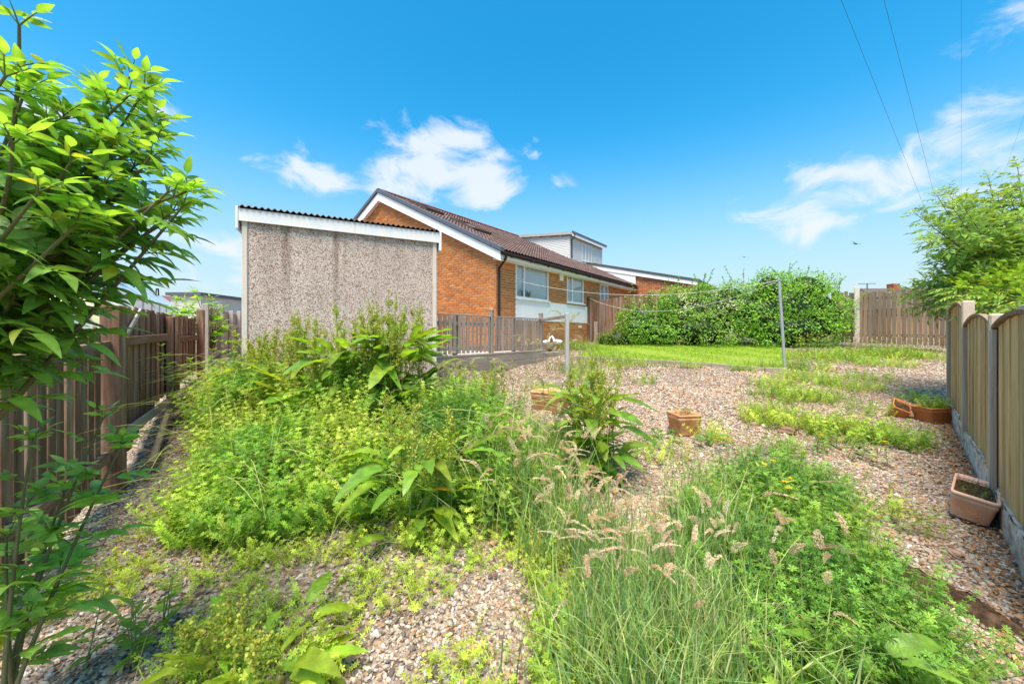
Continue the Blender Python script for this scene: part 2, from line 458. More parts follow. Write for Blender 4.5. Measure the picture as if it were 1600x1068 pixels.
# the stone sizes: coarse near, the bed's own material takes over far away
def build_gravel():
    def patch(n, y0, y1, kmin=-1.42, kmax=1.42):
        y = np.sqrt(rng.uniform(y0 ** 2, y1 ** 2, n)); k = rng.uniform(kmin, kmax, n)
        return np.stack([k * y, y], 1)
    P = np.vstack([patch(80000, 1.15, 3.4), patch(130000, 3.4, 7.6), patch(75000, 7.6, 13.5, -0.3, 1.35)])
    n = len(P)
    keep = ~inside(P, LAWN)
    line_r = 3.64 + 1.0 * (P[:, 1] - 2.82)
    keep &= P[:, 0] < np.where(P[:, 1] < 6.0, line_r - 0.02, 1.16 * P[:, 1])
    keep &= P[:, 0] > -3.0 - 0.58 * (P[:, 1] - 2.3) - 0.9
    wear = np.sin(P[:, 0] * 2.3 + 1.3 * np.sin(P[:, 1] * 1.9)) + np.sin(P[:, 1] * 3.1 + 1.1 * np.sin(P[:, 0] * 2.7)) + rng.normal(0, .45, n)
    keep &= wear < 1.55                      # thin, trodden places where the bed shows
    P = P[keep]; n = len(P)
    far = np.clip((P[:, 1] - 3) / 6, 0, 1)
    s = rng.lognormal(0, 0.30, n) * (0.0084 + 0.0052 * far)
    s = np.clip(s, 0.005, 0.028)
    scl = np.stack([s * rng.uniform(0.9, 1.45, n), s * rng.uniform(0.7, 1.0, n), s * rng.uniform(0.42, 0.75, n)], 1)
    rot = np.stack([rng.normal(0, .35, n), rng.normal(0, .35, n), rng.uniform(0, 6.28, n)], 1)
    z = g(P[:, 0], P[:, 1]) + scl[:, 2] * rng.uniform(0.0, 1.1, n)
    pal = np.array([(.40, .25, .14), (.48, .36, .25), (.30, .19, .11), (.27, .21, .165), (.54, .47, .38), (.54, .30, .17), (.16, .13, .11), (.60, .54, .47), (.40, .33, .27), (.56, .44, .32), (.36, .31, .26)])
    warm = np.array([.13, .16, .09, .06, .10, .13, .03, .07, .08, .13, .02]); warm /= warm.sum()
    cool = np.array([.05, .10, .08, .17, .12, .05, .13, .08, .10, .06, .14]); cool /= cool.sum()
    iw = rng.choice(len(pal), n, p=warm); ic = rng.choice(len(pal), n, p=cool)
    wgt = sstep(-1.2, 1.2, P[:, 0] + 0.45 * (P[:, 1] - 2.5) + rng.normal(0, .5, n))
    idx = np.where(rng.random(n) < wgt, iw, ic)
    col = pal[idx] * rng.uniform(0.62, 1.08, (n, 1))
    me = bpy.data.meshes.new('gravel')
    me.vertices.add(n); me.vertices.foreach_set('co', np.column_stack([P, z]).astype(np.float32).ravel())
    for nm, arr, ty in (('scl', scl, 'FLOAT_VECTOR'), ('rot', rot, 'FLOAT_VECTOR')):
        a = me.attributes.new(nm, ty, 'POINT'); a.data.foreach_set('vector', arr.astype(np.float32).ravel())
    a = me.attributes.new('pcol', 'FLOAT_COLOR', 'POINT'); a.data.foreach_set('color', np.column_stack([col, np.ones(n)]).astype(np.float32).ravel())
    o = obj('gravel', me); tag(o, 'loose brown, beige and grey gravel spread over the garden', 'gravel', kind='stuff')
    m, t, p, out = base_mat('pebble')
    at = N(t, 'ShaderNodeAttribute', attribute_name='pcol', attribute_type='INSTANCER')
    tc = N(t, 'ShaderNodeTexCoord'); no = N(t, 'ShaderNodeTexNoise', i_Scale=1.6, i_Detail=4.0); L(t, tc.outputs['Object'], no.inputs['Vector'])
    mr = N(t, 'ShaderNodeMapRange'); L(t, no.outputs[0], mr.inputs[0]); mr.inputs[3].default_value = .75; mr.inputs[4].default_value = 1.25
    mu = N(t, 'ShaderNodeVectorMath', operation='SCALE'); L(t, at.outputs['Color'], mu.inputs[0]); L(t, mr.outputs[0], mu.inputs['Scale'])
    L(t, mu.outputs[0], p.inputs['Base Color']); p.inputs['Roughness'].default_value = 0.75; p.inputs['Specular IOR Level'].default_value = 0.25
    ng = bpy.data.node_groups.new('scatter pebbles', 'GeometryNodeTree')
    ng.interface.new_socket('Geometry', in_out='INPUT', socket_type='NodeSocketGeometry')
    ng.interface.new_socket('Geometry', in_out='OUTPUT', socket_type='NodeSocketGeometry')
    gi = ng.nodes.new('NodeGroupInput'); go = ng.nodes.new('NodeGroupOutput')
    ico = ng.nodes.new('GeometryNodeMeshIcoSphere'); ico.inputs['Radius'].default_value = 1.0; ico.inputs['Subdivisions'].default_value = 2
    sp = ng.nodes.new('GeometryNodeSetPosition')
    tn = ng.nodes.new('ShaderNodeTexNoise'); tn.inputs['Scale'].default_value = 1.3; tn.inputs['Detail'].default_value = 2.0
    sb = ng.nodes.new('ShaderNodeVectorMath'); sb.operation = 'SUBTRACT'; sb.inputs[1].default_value = (.5, .5, .5)
    sl = ng.nodes.new('ShaderNodeVectorMath'); sl.operation = 'SCALE'; sl.inputs['Scale'].default_value = 1.3
    L(ng, tn.outputs['Color'], sb.inputs[0]); L(ng, sb.outputs[0], sl.inputs[0]); L(ng, sl.outputs[0], sp.inputs['Offset'])
    L(ng, ico.outputs['Mesh'], sp.inputs['Geometry'])
    sm = ng.nodes.new('GeometryNodeSetMaterial'); sm.inputs['Material'].default_value = m; L(ng, sp.outputs[0], sm.inputs['Geometry'])
    ip = ng.nodes.new('GeometryNodeInstanceOnPoints')
    L(ng, gi.outputs[0], ip.inputs['Points']); L(ng, sm.outputs[0], ip.inputs['Instance'])
    def attr(nm):
        a = ng.nodes.new('GeometryNodeInputNamedAttribute'); a.data_type = 'FLOAT_VECTOR'; a.inputs['Name'].default_value = nm; return a.outputs[0]
    er = ng.nodes.new('FunctionNodeEulerToRotation'); L(ng, attr('rot'), er.inputs[0]); L(ng, er.outputs[0], ip.inputs['Rotation'])
    L(ng, attr('scl'), ip.inputs['Scale']); L(ng, ip.outputs[0], go.inputs[0])
    me.materials.append(m)
    md = o.modifiers.new('scatter', 'NODES'); md.node_group = ng
build_gravel()

# lawn sheet and its kerb of timbers
M_LAWN = mat("lawn turf", (0.2, 0.28, 0.03), 0.95, 0.3, 7, 0.6, 90, 0.1, col2=(0.2, 0.26, 0.04))
def build_lawn():
    xs = np.arange(1.5, 10.2, 0.25); ys = np.arange(9.0, 15.2, 0.25)
    b = MB(); rows = {}
    poly = LAWN
    V = [(x, y, gz(x, y) + 0.035) for x, y in poly]
    c = poly.mean(0)
    n = len(V); V.append((c[0], c[1], gz(*c) + 0.035))
    V2 = [(x, y, gz(x, y) - 0.1) for x, y in poly]
    q = [(i, (i + 1) % n, n, n) for i in range(n)]
    b.add(V, q); b.add(V[:n] + V2, [(i, i + n, (i + 1) % n + n, (i + 1) % n) for i in range(n)])
    tag(b.build('lawn', M_LAWN), kind='structure')
build_lawn()
def kerb():
    t = thing('lawn_edging', 'low weathered timber edging along the near side of the lawn', 'edging', (0, 0, 0))
    pts = [(1.75, 11.15), (2.85, 10.72), (3.95, 10.25), (5.05, 9.74), (6.1, 9.28), (6.5, 9.1)]
    for i in range(len(pts) - 1):
        a = np.array(pts[i]); c = np.array(pts[i + 1]); d = c - a
        b = MB(); z0 = -0.08; l = np.linalg.norm(d)
        b.box((-0.045, -0.05, 0.01), (0.045, 0.10 + 0.01 * random.random(), l - 0.012), bev=0.006)
        o = b.build('timber', W_SLEEPER, t)
        dv = Vector((d[0], d[1], gz(*c) - gz(*a))).normalized()
        X = Vector((0, 0, 1)); s = dv.cross(X).normalized(); u = s.cross(dv)
        o.matrix_local = Matrix.Translation((a[0], a[1], gz(*a))) @ Matrix((s, u, dv)).transposed().to_4x4()
kerb()

# ---------------------------------------------------------------- brick and tile builders
BRK = np.array([(.50, .175, .055), (.54, .205, .062), (.44, .15, .05), (.58, .235, .085), (.48, .175, .068), (.52, .19, .055)])
RED = np.array([(.47, .145, .065), (.52, .17, .075), (.42, .13, .06), (.55, .20, .10), (.45, .16, .08), (.50, .15, .06)])
BL, BH, JT, PR = 0.212, 0.062, 0.014, 0.008
def brick_v(l, w=PR):
    """brick face standing proud of the mortar: local u along x, outward -y, z up"""
    b = 0.003
    v = np.array([(0, 0, 0), (l, 0, 0), (l, 0, BH), (0, 0, BH), (b, -w, b), (l - b, -w, b), (l - b, -w, BH - b), (b, -w, BH - b)], float)
    q = np.array([(4, 5, 6, 7), (0, 1, 5, 4), (1, 2, 6, 5), (2, 3, 7, 6), (3, 0, 4, 7)])
    return v, q

def brick_field(u0, u1, z0, z1, holes=(), top=None, seed=1):
    """list of (u, z, length) of stretcher-bond bricks inside a wall face"""
    r = random.Random(seed); out = []; row = 0; z = z0
    while z + BH <= z1 + 1e-6:
        u = u0 - (0.113 if row % 2 else 0.0)
        while u < u1:
            a, c = max(u, u0), min(u + BL, u1)
            segs = [(a, c)]
            for (ha, hb, hz0, hz1) in holes:
                if z + BH > hz0 and z < hz1:
                    ns = []
                    for (s, e) in segs:
                        if e <= ha or s >= hb: ns.append((s, e))
                        else:
                            if s < ha: ns.append((s, ha))
                            if e > hb: ns.append((hb, e))
                    segs = ns
            for (s, e) in segs:
                if e - s < 0.03: continue
                if top is not None and z + BH > min(top(s), top(e)): continue
                out.append((s, z, e - s))
            u += BL + JT
        z += BH + JT; row += 1
    return out

def lay_bricks(wall, field, near, pal, flip=False, n_single=150, seed=3):
    """bricks on a wall part; the n_single nearest ones are objects of their own, the others one mesh.
    flip: the face lies in local x=0 (u runs along y, outward -x)"""
    r = random.Random(seed)
    Rm = Matrix.Rotation(math.pi / 2, 4, 'Z') if flip else Matrix.Identity(4)
    if flip: Rm = Matrix(((0, 1, 0, 0), (1, 0, 0, 0), (0, 0, 1, 0), (0, 0, 0, 1)))
    field = sorted(field, key=near)
    single = [f for f in field[:n_single * 2] if abs(f[2] - BL) < 1e-6][:n_single]
    sset = set(single)
    meshes = []
    for c in pal:
        b = MB(); v, q = brick_v(BL); b.add(v @ np.array(Rm.to_3x3()).T, q, c); me = b.mesh('brick'); me.materials.append(M_BRICK); meshes.append(me)
    for (u, z, l) in single:
        p = (0, u, z) if flip else (u, 0, z)
        obj('brick', meshes[r.randrange(len(meshes))], None, wall, p)
    b = MB()
    for f in field:
        if f in sset: continue
        v, q = brick_v(f[2]); c = pal[r.randrange(len(pal))] * r.uniform(.85, 1.12)
        off = np.array((0, f[0], f[1]) if flip else (f[0], 0, f[1]))
        b.add(v @ np.array(Rm.to_3x3()).T + off, q, c)
    if b.n: tag(b.build('brickwork', M_BRICK, wall), kind='stuff')

# ---------------------------------------------------------------- the house
EX = np.array([.775, 1.0]) / math.hypot(.775, 1); EY = np.array([-1.0, .775]) / math.hypot(.775, 1)
HC = np.array([-.458, 11.0]); HRZ = math.atan2(EX[1], EX[0])
HB = 1.0                     # foot of the walls
house = thing('bungalow', 'orange brick bungalow with red tiled roof, white bargeboards and clad dormer', 'house', (HC[0], HC[1], HB), HRZ)
EAVE = 3.93 - HB; RIDGE_Y = 5.6; SLOPE = 0.50
def roof_z(y): return 4.12 - HB + SLOPE * y            # top of tiles over the front slope
HL = 14.0
def wallface(name, poly, vec, parent, m=None):
    b = MB(); b.prism(poly, vec); return b.build(name, m or M_MORTAR, parent)

W = [(0.92, 2.78, 2.68 - HB, 3.86 - HB, 'w1'), (4.05, 5.37, 2.74 - HB, 3.84 - HB, 'w2'), (6.88, 7.75, 1.75 - HB, 3.70 - HB, 'w3')]
PANEL = (0.92, 6.05, 2.0 - HB, 2.645 - HB)
holes = [(a, b_, c, d) for a, b_, c, d, _ in W] + [PANEL, (0.92, 2.78, 3.86 - HB, 3.95 - HB)]
fw = MB()   # front wall with openings: cut it into strips
us = sorted({0.0, 10.5, *[w[0] for w in W], *[w[1] for w in W]})
for a, c in zip(us[:-1], us[1:]):
    mid = (a + c) / 2; zs = [(0.0, EAVE)]
    for (ha, hb, h0, h1, _) in W:
        if ha < mid < hb: zs = [(0.0, h0), (h1, EAVE)]
    for z0, z1 in zs:
        if z1 - z0 > .01: fw.box((a, 0.0, z0), (c, 0.25, z1))
front = fw.build('front_wall', M_MORTAR, house)
lay_bricks(front, brick_field(0.0, 10.5, 0.005, EAVE - 0.01, holes), lambda f: f[0] + (6 if f[1] < 1.0 else 0), BRK, False, 140, 3)
gtop = lambda u: roof_z(u if u < RIDGE_Y else 2 * RIDGE_Y - u) - 0.18
gable = wallface('gable_wall', [(0.003, 0.25, 0), (0.003, 2 * RIDGE_Y, 0), (0.003, 2 * RIDGE_Y, gtop(2 * RIDGE_Y)), (0.003, RIDGE_Y, gtop(RIDGE_Y)), (0.003, 0.25, gtop(0.25))], (0.25, 0, 0), house)
lay_bricks(gable, brick_field(0.0, 2 * RIDGE_Y, 0.005, 7.0, (), gtop, 2), lambda f: f[0] + abs(f[1] - 2.1) * 0.3 + (6 if f[1] < 1.0 else 0), BRK, True, 155, 5)
wallface('back_wall', [(0, 2 * RIDGE_Y - 0.25, 0), (HL, 2 * RIDGE_Y - 0.25, 0), (HL, 2 * RIDGE_Y - 0.25, EAVE), (0, 2 * RIDGE_Y - 0.25, EAVE)], (0, 0.24, 0), house)

# white board panel under the windows
b = MB(); b.box((PANEL[0], -0.022, PANEL[2]), (PANEL[1], 0.0, PANEL[3])); b.build('white_panel', M_WHITEPAINT, house)
b = MB(); b.box((0.92, -0.018, 3.862 - HB), (2.78, 0.02, 3.955 - HB)); b.build('head_board', M_WHITEPAINT, house)
M_ROOM = mat('net curtain', (0.74, 0.75, 0.75), 0.95, 0.08, 3.0, stretch=(14, 14, 1))
M_CURT = mat('striped blind', (0.66, 0.67, 0.67), 0.9, 0.12, 5, stretch=(9, 9, 0.4))
def window(a, c, z0, z1, splits, name='window', sill=True, parent=house, y0=0.0, nf=0.055, transom=None, back=None):
    """upvc window let into an opening; splits are mullion positions 0..1"""
    f = MB(); d0, d1 = y0 - 0.012, y0 + 0.07
    f.box((a, d0, z0), (a + nf, d1, z1)); f.box((c - nf, d0, z0), (c, d1, z1))
    f.box((a + nf, d0, z0), (c - nf, d1, z0 + nf)); f.box((a + nf, d0, z1 - nf), (c - nf, d1, z1))
    for s in splits:
        x = a + (c - a) * s; f.box((x - nf * .55, d0, z0 + nf), (x + nf * .55, d1, z1 - nf))
    w = f.build(name, M_UPVC, parent)
    xs = [a + nf] + [v for s in splits for v in (a + (c - a) * s - nf * .55, a + (c - a) * s + nf * .55)] + [c - nf]
    for i in range(0, len(xs), 2):
        p = MB(); p.add([(xs[i], y0 + 0.02, z0 + nf), (xs[i + 1], y0 + 0.02, z0 + nf), (xs[i + 1], y0 + 0.02, z1 - nf), (xs[i], y0 + 0.02, z1 - nf)], [(0, 1, 2, 3)]); p.build('pane', M_PANE, w)
    if transom:
        i, zz = transom; p = MB(); p.box((xs[2 * i], y0 + 0.004, zz - 0.012), (xs[2 * i + 1], y0 + 0.018, zz + 0.012)); p.build('glazing_bar', M_UPVC, w)
    if sill:
        s = MB(); s.box((a - 0.05, y0 - 0.085, z0 - 0.045), (c + 0.05, y0 - 0.013, z0 + 0.004), bev=0.006); s.build('sill', M_UPVC, w)
    bk = MB(); bk.box((a, y0 + 0.058, z0 + .01), (c, y0 + 0.068, z1 - .01)); bk.build('curtain', back or M_ROOM, w)
    return w
w1 = window(*W[0][:4], [0.245], transom=(0, 3.27 - HB))
w2 = window(*W[1][:4], [0.32], transom=(0, 3.18 - HB), back=M_CURT)
w3 = window(*W[2][:4], [0.5], name='french_door', sill=False)
# plant on the sill inside the first window
b = MB()
for i in range(46):
    a = rng.uniform(0, 6.28); p0 = np.array((1.52 + .16 * rng.normal(), 0.04 + .003 * rng.normal(), 2.735 - HB)); d = np.array((math.cos(a) * .8, math.sin(a) * .02, rng.uniform(.4, 1.1)))
    b.add([p0, p0 + d * .16 + (0.012, 0, 0), p0 + d * .25, p0 + d * .16 - (0.012, 0, 0)], [(0, 1, 2, 3)], (.05, .07, .03))
tag(b.build('house_plant', M_LEAF, None, False, (HC[0], HC[1], HB), HRZ), 'small dark spiky plant standing inside the large window', 'plant')
# alarm box, air brick
b = MB(); b.box((3.46, -0.075, 3.47 - HB), (3.70, -0.0, 3.73 - HB), bev=0.012); b.build('alarm_box', M_UPVC, house)
b = MB(); b.box((4.95, -0.02, 1.80 - HB), (5.2, 0.0, 1.88 - HB))
for i in range(5): b.box((4.965 + i * .045, -0.026, 1.81 - HB), (4.985 + i * .045, -0.02, 1.87 - HB))
b.build('air_vent', M_UPVC, house)

# roof: underlay, tiles, verge, bargeboards, gutter
OH = -0.30; XV = -0.17
rp = MB()
rp.prism([(XV + .02, OH, roof_z(OH) - .13), (XV + .02, RIDGE_Y, roof_z(RIDGE_Y) - .13), (XV + .02, RIDGE_Y, roof_z(RIDGE_Y) - .06), (XV + .02, OH, roof_z(OH) - .06)], (HL - XV, 0, 0))
rp.prism([(XV + .02, 2 * RIDGE_Y - OH, roof_z(OH) - .13), (XV + .02, RIDGE_Y, roof_z(RIDGE_Y) - .13), (XV + .02, RIDGE_Y, roof_z(RIDGE_Y) - .06), (XV + .02, 2 * RIDGE_Y - OH, roof_z(OH) - .06)], (HL - XV, 0, 0))
roof = rp.build('roof', mat('roof felt', (0.09, 0.05, 0.045), 0.9), house)
TW, TG = 0.30, 0.335
ang = math.atan(SLOPE); ca, sa = math.cos(ang), math.sin(ang)
prof = [(0.0, 0.0), (0.035, 0.032), (0.075, 0.032), (0.105, 0.0), (0.155, 0.0), (0.19, 0.032), (0.23, 0.032), (0.26, 0.0), (0.297, 0.0)]
def tile_mesh():
    v = []; n = len(prof)
    for (s, lift) in ((0.0, 0.030), (0.40, 0.0)):
        for (x, h) in prof: v.append((x, s * ca - (h + lift) * sa, s * sa + (h + lift) * ca))
    for (x, h) in prof: v.append((x, -0.0 * ca - (h + .012) * sa, (h + .012) * ca))
    q = [(i, i + 1, n + i + 1, n + i) for i in range(n - 1)] + [(2 * n + i, 2 * n + i + 1, i + 1, i) for i in range(n - 1)]
    return np.array(v), np.array(q)
TV, TQ = tile_mesh()
TPAL = np.array([(.125, .08, .07), (.15, .092, .08), (.11, .075, .068), (.165, .112, .10), (.135, .09, .08)])
tm = []
for c in TPAL:
    b = MB(); b.add(TV, TQ, c); me = b.mesh('roof_tile'); me.materials.append(M_TILE); tm.append(me)
tiles = []
nc = int((10.45 - XV) / TW) + 1; nr = int((RIDGE_Y - OH) / ca / TG) + 1
for j in range(nr):
    for i in range(int((HL - XV) / TW)):
        x = XV + 0.06 + i * TW; s = j * TG; y = OH + s * ca
        if y > RIDGE_Y - 0.2: continue
        if 8.45 < x < 12.5 and y > 2.25: continue
        tiles.append((x, y, roof_z(y) - 0.045))
sky_holes = [(0.80, 1.66, 4.05, 4.95), (1.35, 2.3, 2.2, 3.35)]
tiles = [t_ for t_ in tiles if not any(a - .25 < t_[0] < c - .05 and d - .25 < t_[1] < e - .05 for a, c, d, e in sky_holes)]
tiles.sort(key=lambda t_: t_[0] * 0.6 + t_[1] * 0.35)
for t_ in tiles[:295]: obj('roof_tile', tm[random.randrange(5)], None, roof, t_)
b = MB()
for t_ in tiles[295:]: b.add(TV + np.array(t_), TQ, TPAL[random.randrange(5)] * random.uniform(.88, 1.1))
tag(b.build('tile_courses', M_TILE, roof), kind='stuff')
# ridge tiles
for i in range(int((HL - XV) / 0.45)):
    b = MB(); a = np.linspace(-1.15, 1.15, 7); x0 = XV + i * 0.45
    ring = [(0.0, math.sin(k) * .125, math.cos(k) * .125 - .06) for k in a]; ring2 = [(0.445, y, z + .004) for _, y, z in ring]
    b.add(ring + ring2, [(k, k + 1, 7 + k + 1, 7 + k) for k in range(6)], (.12, .085, .08) if i < 1 else (.20, .09, .07))
    b.build('ridge_tile', M_TILE, roof, True, (x0, RIDGE_Y, roof_z(RIDGE_Y) + .0))
# dry verge and bargeboards on the gable
for sgn in (1, -1):
    yy = lambda y: y if sgn > 0 else 2 * RIDGE_Y - y
    b = MB(); b.prism([(XV - .05, yy(OH - .05), roof_z(OH) - .10), (XV - .05, yy(RIDGE_Y), roof_z(RIDGE_Y) - .075), (XV - .05, yy(RIDGE_Y), roof_z(RIDGE_Y) + .045), (XV - .05, yy(OH - .05), roof_z(OH) + .02)], (0.16, 0, 0))
    b.build('dry_verge', M_GREYTRIM, roof)
    b = MB(); b.prism([(XV, yy(OH), roof_z(OH) - .36), (XV, yy(OH) , roof_z(OH) - .102), (XV, yy(RIDGE_Y), roof_z(RIDGE_Y) - .10), (XV, yy(RIDGE_Y), roof_z(RIDGE_Y) - .40)], (0.03, 0, 0))
    b.build('bargeboard', M_WHITEPAINT, house)
    b = MB(); b.prism([(XV + .03, yy(OH), roof_z(OH) - .34), (XV + .03, yy(RIDGE_Y), roof_z(RIDGE_Y) - .36), (XV + .03, yy(RIDGE_Y), roof_z(RIDGE_Y) - .34), (XV + .03, yy(OH), roof_z(OH) - .32)], (-XV - .04, 0, 0))
    b.build('soffit', M_WHITEPAINT, house)
b = MB(); b.box((XV + .03, OH + .005, roof_z(OH) - .28), (10.5, OH + .03, roof_z(OH) - .12)); b.build('fascia', M_WHITEPAINT, house)
b = MB(); b.box((XV + .03, OH + .03, roof_z(OH) - .28), (10.5, -0.001, roof_z(OH) - .262)); b.build('soffit', M_WHITEPAINT, house)
b = MB(); gp = [(OH + .005 - .055 + .055 * math.cos(k), roof_z(OH) - .135 + .06 * math.sin(k)) for k in np.linspace(math.pi, 2 * math.pi, 7)]
gv = [(XV, y, z) for y, z in gp] + [(10.5, y, z) for y, z in gp]
b.add(gv, [(i, i + 1, 8 + i, 7 + i) for i in range(6)] + [(i, 6 - i, 5 - i, i + 1) for i in range(3)]); b.build('gutter', M_BLACK, house, True)
for i in range(11):
    b = MB(); b.box((.3 + i * .98, OH - .115, roof_z(OH) - .205), (.34 + i * .98, OH + .006, roof_z(OH) - .12)); b.build('gutter_bracket', M_BLACK, house)
b = MB(); zt = roof_z(OH) - .19
b.tube([(0.02, OH - .05, zt + .02), (0.02, OH - .05, zt - .08), (0.07, -.06, zt - .32), (0.07, -.06, zt - .45), (0.07, -.06, 0.1)], .036, 8); b.build('downpipe', M_BLACK, house, True)
# skylights
for (a, c, d, e) in sky_holes:
    t_ = MB()
    def rp_(x, y, h): return (x, y - h * sa, roof_z(y) + h * ca)
    for (p, q_) in (((a, d), (c, d)), ((c, d), (c, e)), ((c, e), (a, e)), ((a, e), (a, d))):
        t_.bar(rp_(*p, .03), rp_(*q_, .03), .07, .10, up=(0, -sa, ca))
    fr = t_.build('skylight', mat('brown skylight frame', (.10, .06, .05), .6), roof)
    p = MB(); p.add([rp_(a, d, .05), rp_(c, d, .05), rp_(c, e, .05), rp_(a, e, .05)], [(0, 1, 2, 3)]); p.build('pane', M_PANE, fr)
    p = MB(); p.add([rp_(a, d, -.05), rp_(c, d, -.05), rp_(c, e, -.05), rp_(a, e, -.05)], [(0, 1, 2, 3)]); p.build('blind', mat('grey blind', (.25, .22, .2), .8), fr)
# dormer: clad cheeks and front, flat roof falling to the front
DX0, DX1, DY, DZF, DZB = 8.6, 12.4, 2.42, 6.50 - HB, 6.90 - HB
b = MB(); b.prism([(DX0 + .02, DY + .02, roof_z(DY) - .1), (DX0 + .02, DY + .02, DZF), (DX0 + .02, RIDGE_Y + .6, DZB), (DX0 + .02, RIDGE_Y + .6, roof_z(RIDGE_Y) - .4)], (DX1 - DX0 - .04, 0, 0))
dm = b.build('dormer', M_MORTAR, house)
M_CLAD = mat('pale grey cladding', (0.74, 0.72, 0.68), 0.7, 0.14, 5, col2=(0.62, 0.60, 0.56), stretch=(1, 1, 3))
nb = 14; z0 = roof_z(DY) - .05
for i in range(nb):
    za = z0 + (DZF - z0) * i / nb; zb = z0 + (DZF - z0) * (i + 1) / nb
    b = MB(); b.add([(DX0 - .01, DY - .024, za), (DX1, DY - .024, za), (DX1, DY - .004, zb), (DX0 - .01, DY - .004, zb), (DX0 - .01, DY, za), (DX1, DY, za)], [(0, 1, 2, 3), (4, 5, 1, 0)])
    b.build('cladding_board', M_CLAD, dm)
nb = 19; ztop = DZB
for i in range(nb):
    za = z0 + (ztop - z0) * i / nb; zb = z0 + (ztop - z0) * (i + 1) / nb
    ye = min(RIDGE_Y, (zb - roof_z(0)) / SLOPE + .12); ys = DY - .02 if zb < DZF else DY + (zb - DZF) / (DZB - DZF) * (RIDGE_Y - DY)
    if ye <= ys + .05: continue
    b = MB(); b.add([(DX0 - .024, ys, za), (DX0 - .024, ye, za), (DX0 - .004, ye, zb), (DX0 - .004, ys, zb), (DX0, ys, za), (DX0, ye, za)], [(0, 1, 2, 3), (4, 5, 1, 0)])
    b.build('cladding_board', M_CLAD, dm)
b = MB(); b.prism([(DX0 - .14, DY - .2, DZF), (DX0 - .14, DY - .2, DZF + .14), (DX0 - .14, RIDGE_Y + .6, DZB + .14), (DX0 - .14, RIDGE_Y + .6, DZB)], (DX1 - DX0 + .3, 0, 0))
fr = b.build('dormer_roof', mat('grey felt edge', (0.40, 0.39, 0.37), 0.8, 0.1, 5), dm)
b = MB(); b.box((DX0 - .13, DY - .235, DZF + .06), (DX1 + .14, DY - .2, DZF + .17)); b.build('dormer_gutter', M_GREYTRIM, dm)
b = MB(); b.box((DX0 - .13, DY - .215, DZF - .08), (DX1 + .14, DY - .201, DZF + .06)); b.build('dormer_fascia', M_WHITEPAINT, dm)
b = MB(); b.tube([(DX0 + .1, DY - .24, DZF + .06), (DX0 + .1, DY - .20, DZF - .1), (DX0 + .1, DY - .07, DZF - .2), (DX0 + .1, DY - .07, roof_z(DY) + .02)], .035, 6); b.build('dormer_pipe', M_BLACK, dm)
window(9.85, 11.0, z0 + .12, DZF - .14, [0.36, 0.68], 'dormer_window', False, dm, DY - .03, .05)

# ---------------------------------------------------------------- neighbour, set forward of the bungalow
nb_h = thing('neighbouring_house', 'red brick neighbouring house with white bargeboard behind the hedge', 'house', (*(HC + EX * 10.55), HB), HRZ)
NY0, NY1 = -2.75, 3.4; nz = lambda y: 4.10 - HB + 0.25 * (y - NY0)
nw = wallface('gable_wall', [(0.003, NY0, 0), (0.003, NY1, 0), (0.003, NY1, nz(NY1) - .2), (0.003, NY0, nz(NY0) - .2)], (0.25, 0, 0), nb_h)
lay_bricks(nw, brick_field(NY0, 0.02, 0.6, 5.0, (), lambda u: nz(u) - .22, 9), lambda f: f[0], RED, True, 120, 8)
wallface('front_wall', [(0.25, NY0, 0), (7, NY0, 0), (7, NY0, nz(NY0) - .2), (0.25, NY0, nz(NY0) - .2)], (0, .25, 0), nb_h)
b = MB(); b.prism([(-.12, NY0 - .35, nz(NY0 - .35) - .26), (-.12, NY1, nz(NY1) - .30), (-.12, NY1, nz(NY1) - .07), (-.12, NY0 - .35, nz(NY0 - .35) - .07)], (.03, 0, 0)); b.build('bargeboard', M_WHITEPAINT, nb_h)
b = MB(); b.prism([(-.15, NY0 - .4, nz(NY0 - .4) - .07), (-.15, NY1, nz(NY1) - .07), (-.15, NY1, nz(NY1) + .04), (-.15, NY0 - .4, nz(NY0 - .4) + .03)], (7.2, 0, 0)); b.build('roof', mat('dark slate', (0.085, 0.085, 0.09), 0.8, 0.25, 12), nb_h)
b = MB(); b.prism([(-.09, -0.25, nz(0) - .75), (-.09, 1.6, nz(1.6) - .35), (-.09, 1.6, nz(1.6) - .25), (-.09, -0.25, nz(-.25) - .25)], (.04, 0, 0)); b.build('white_board', M_WHITEPAINT, nb_h)

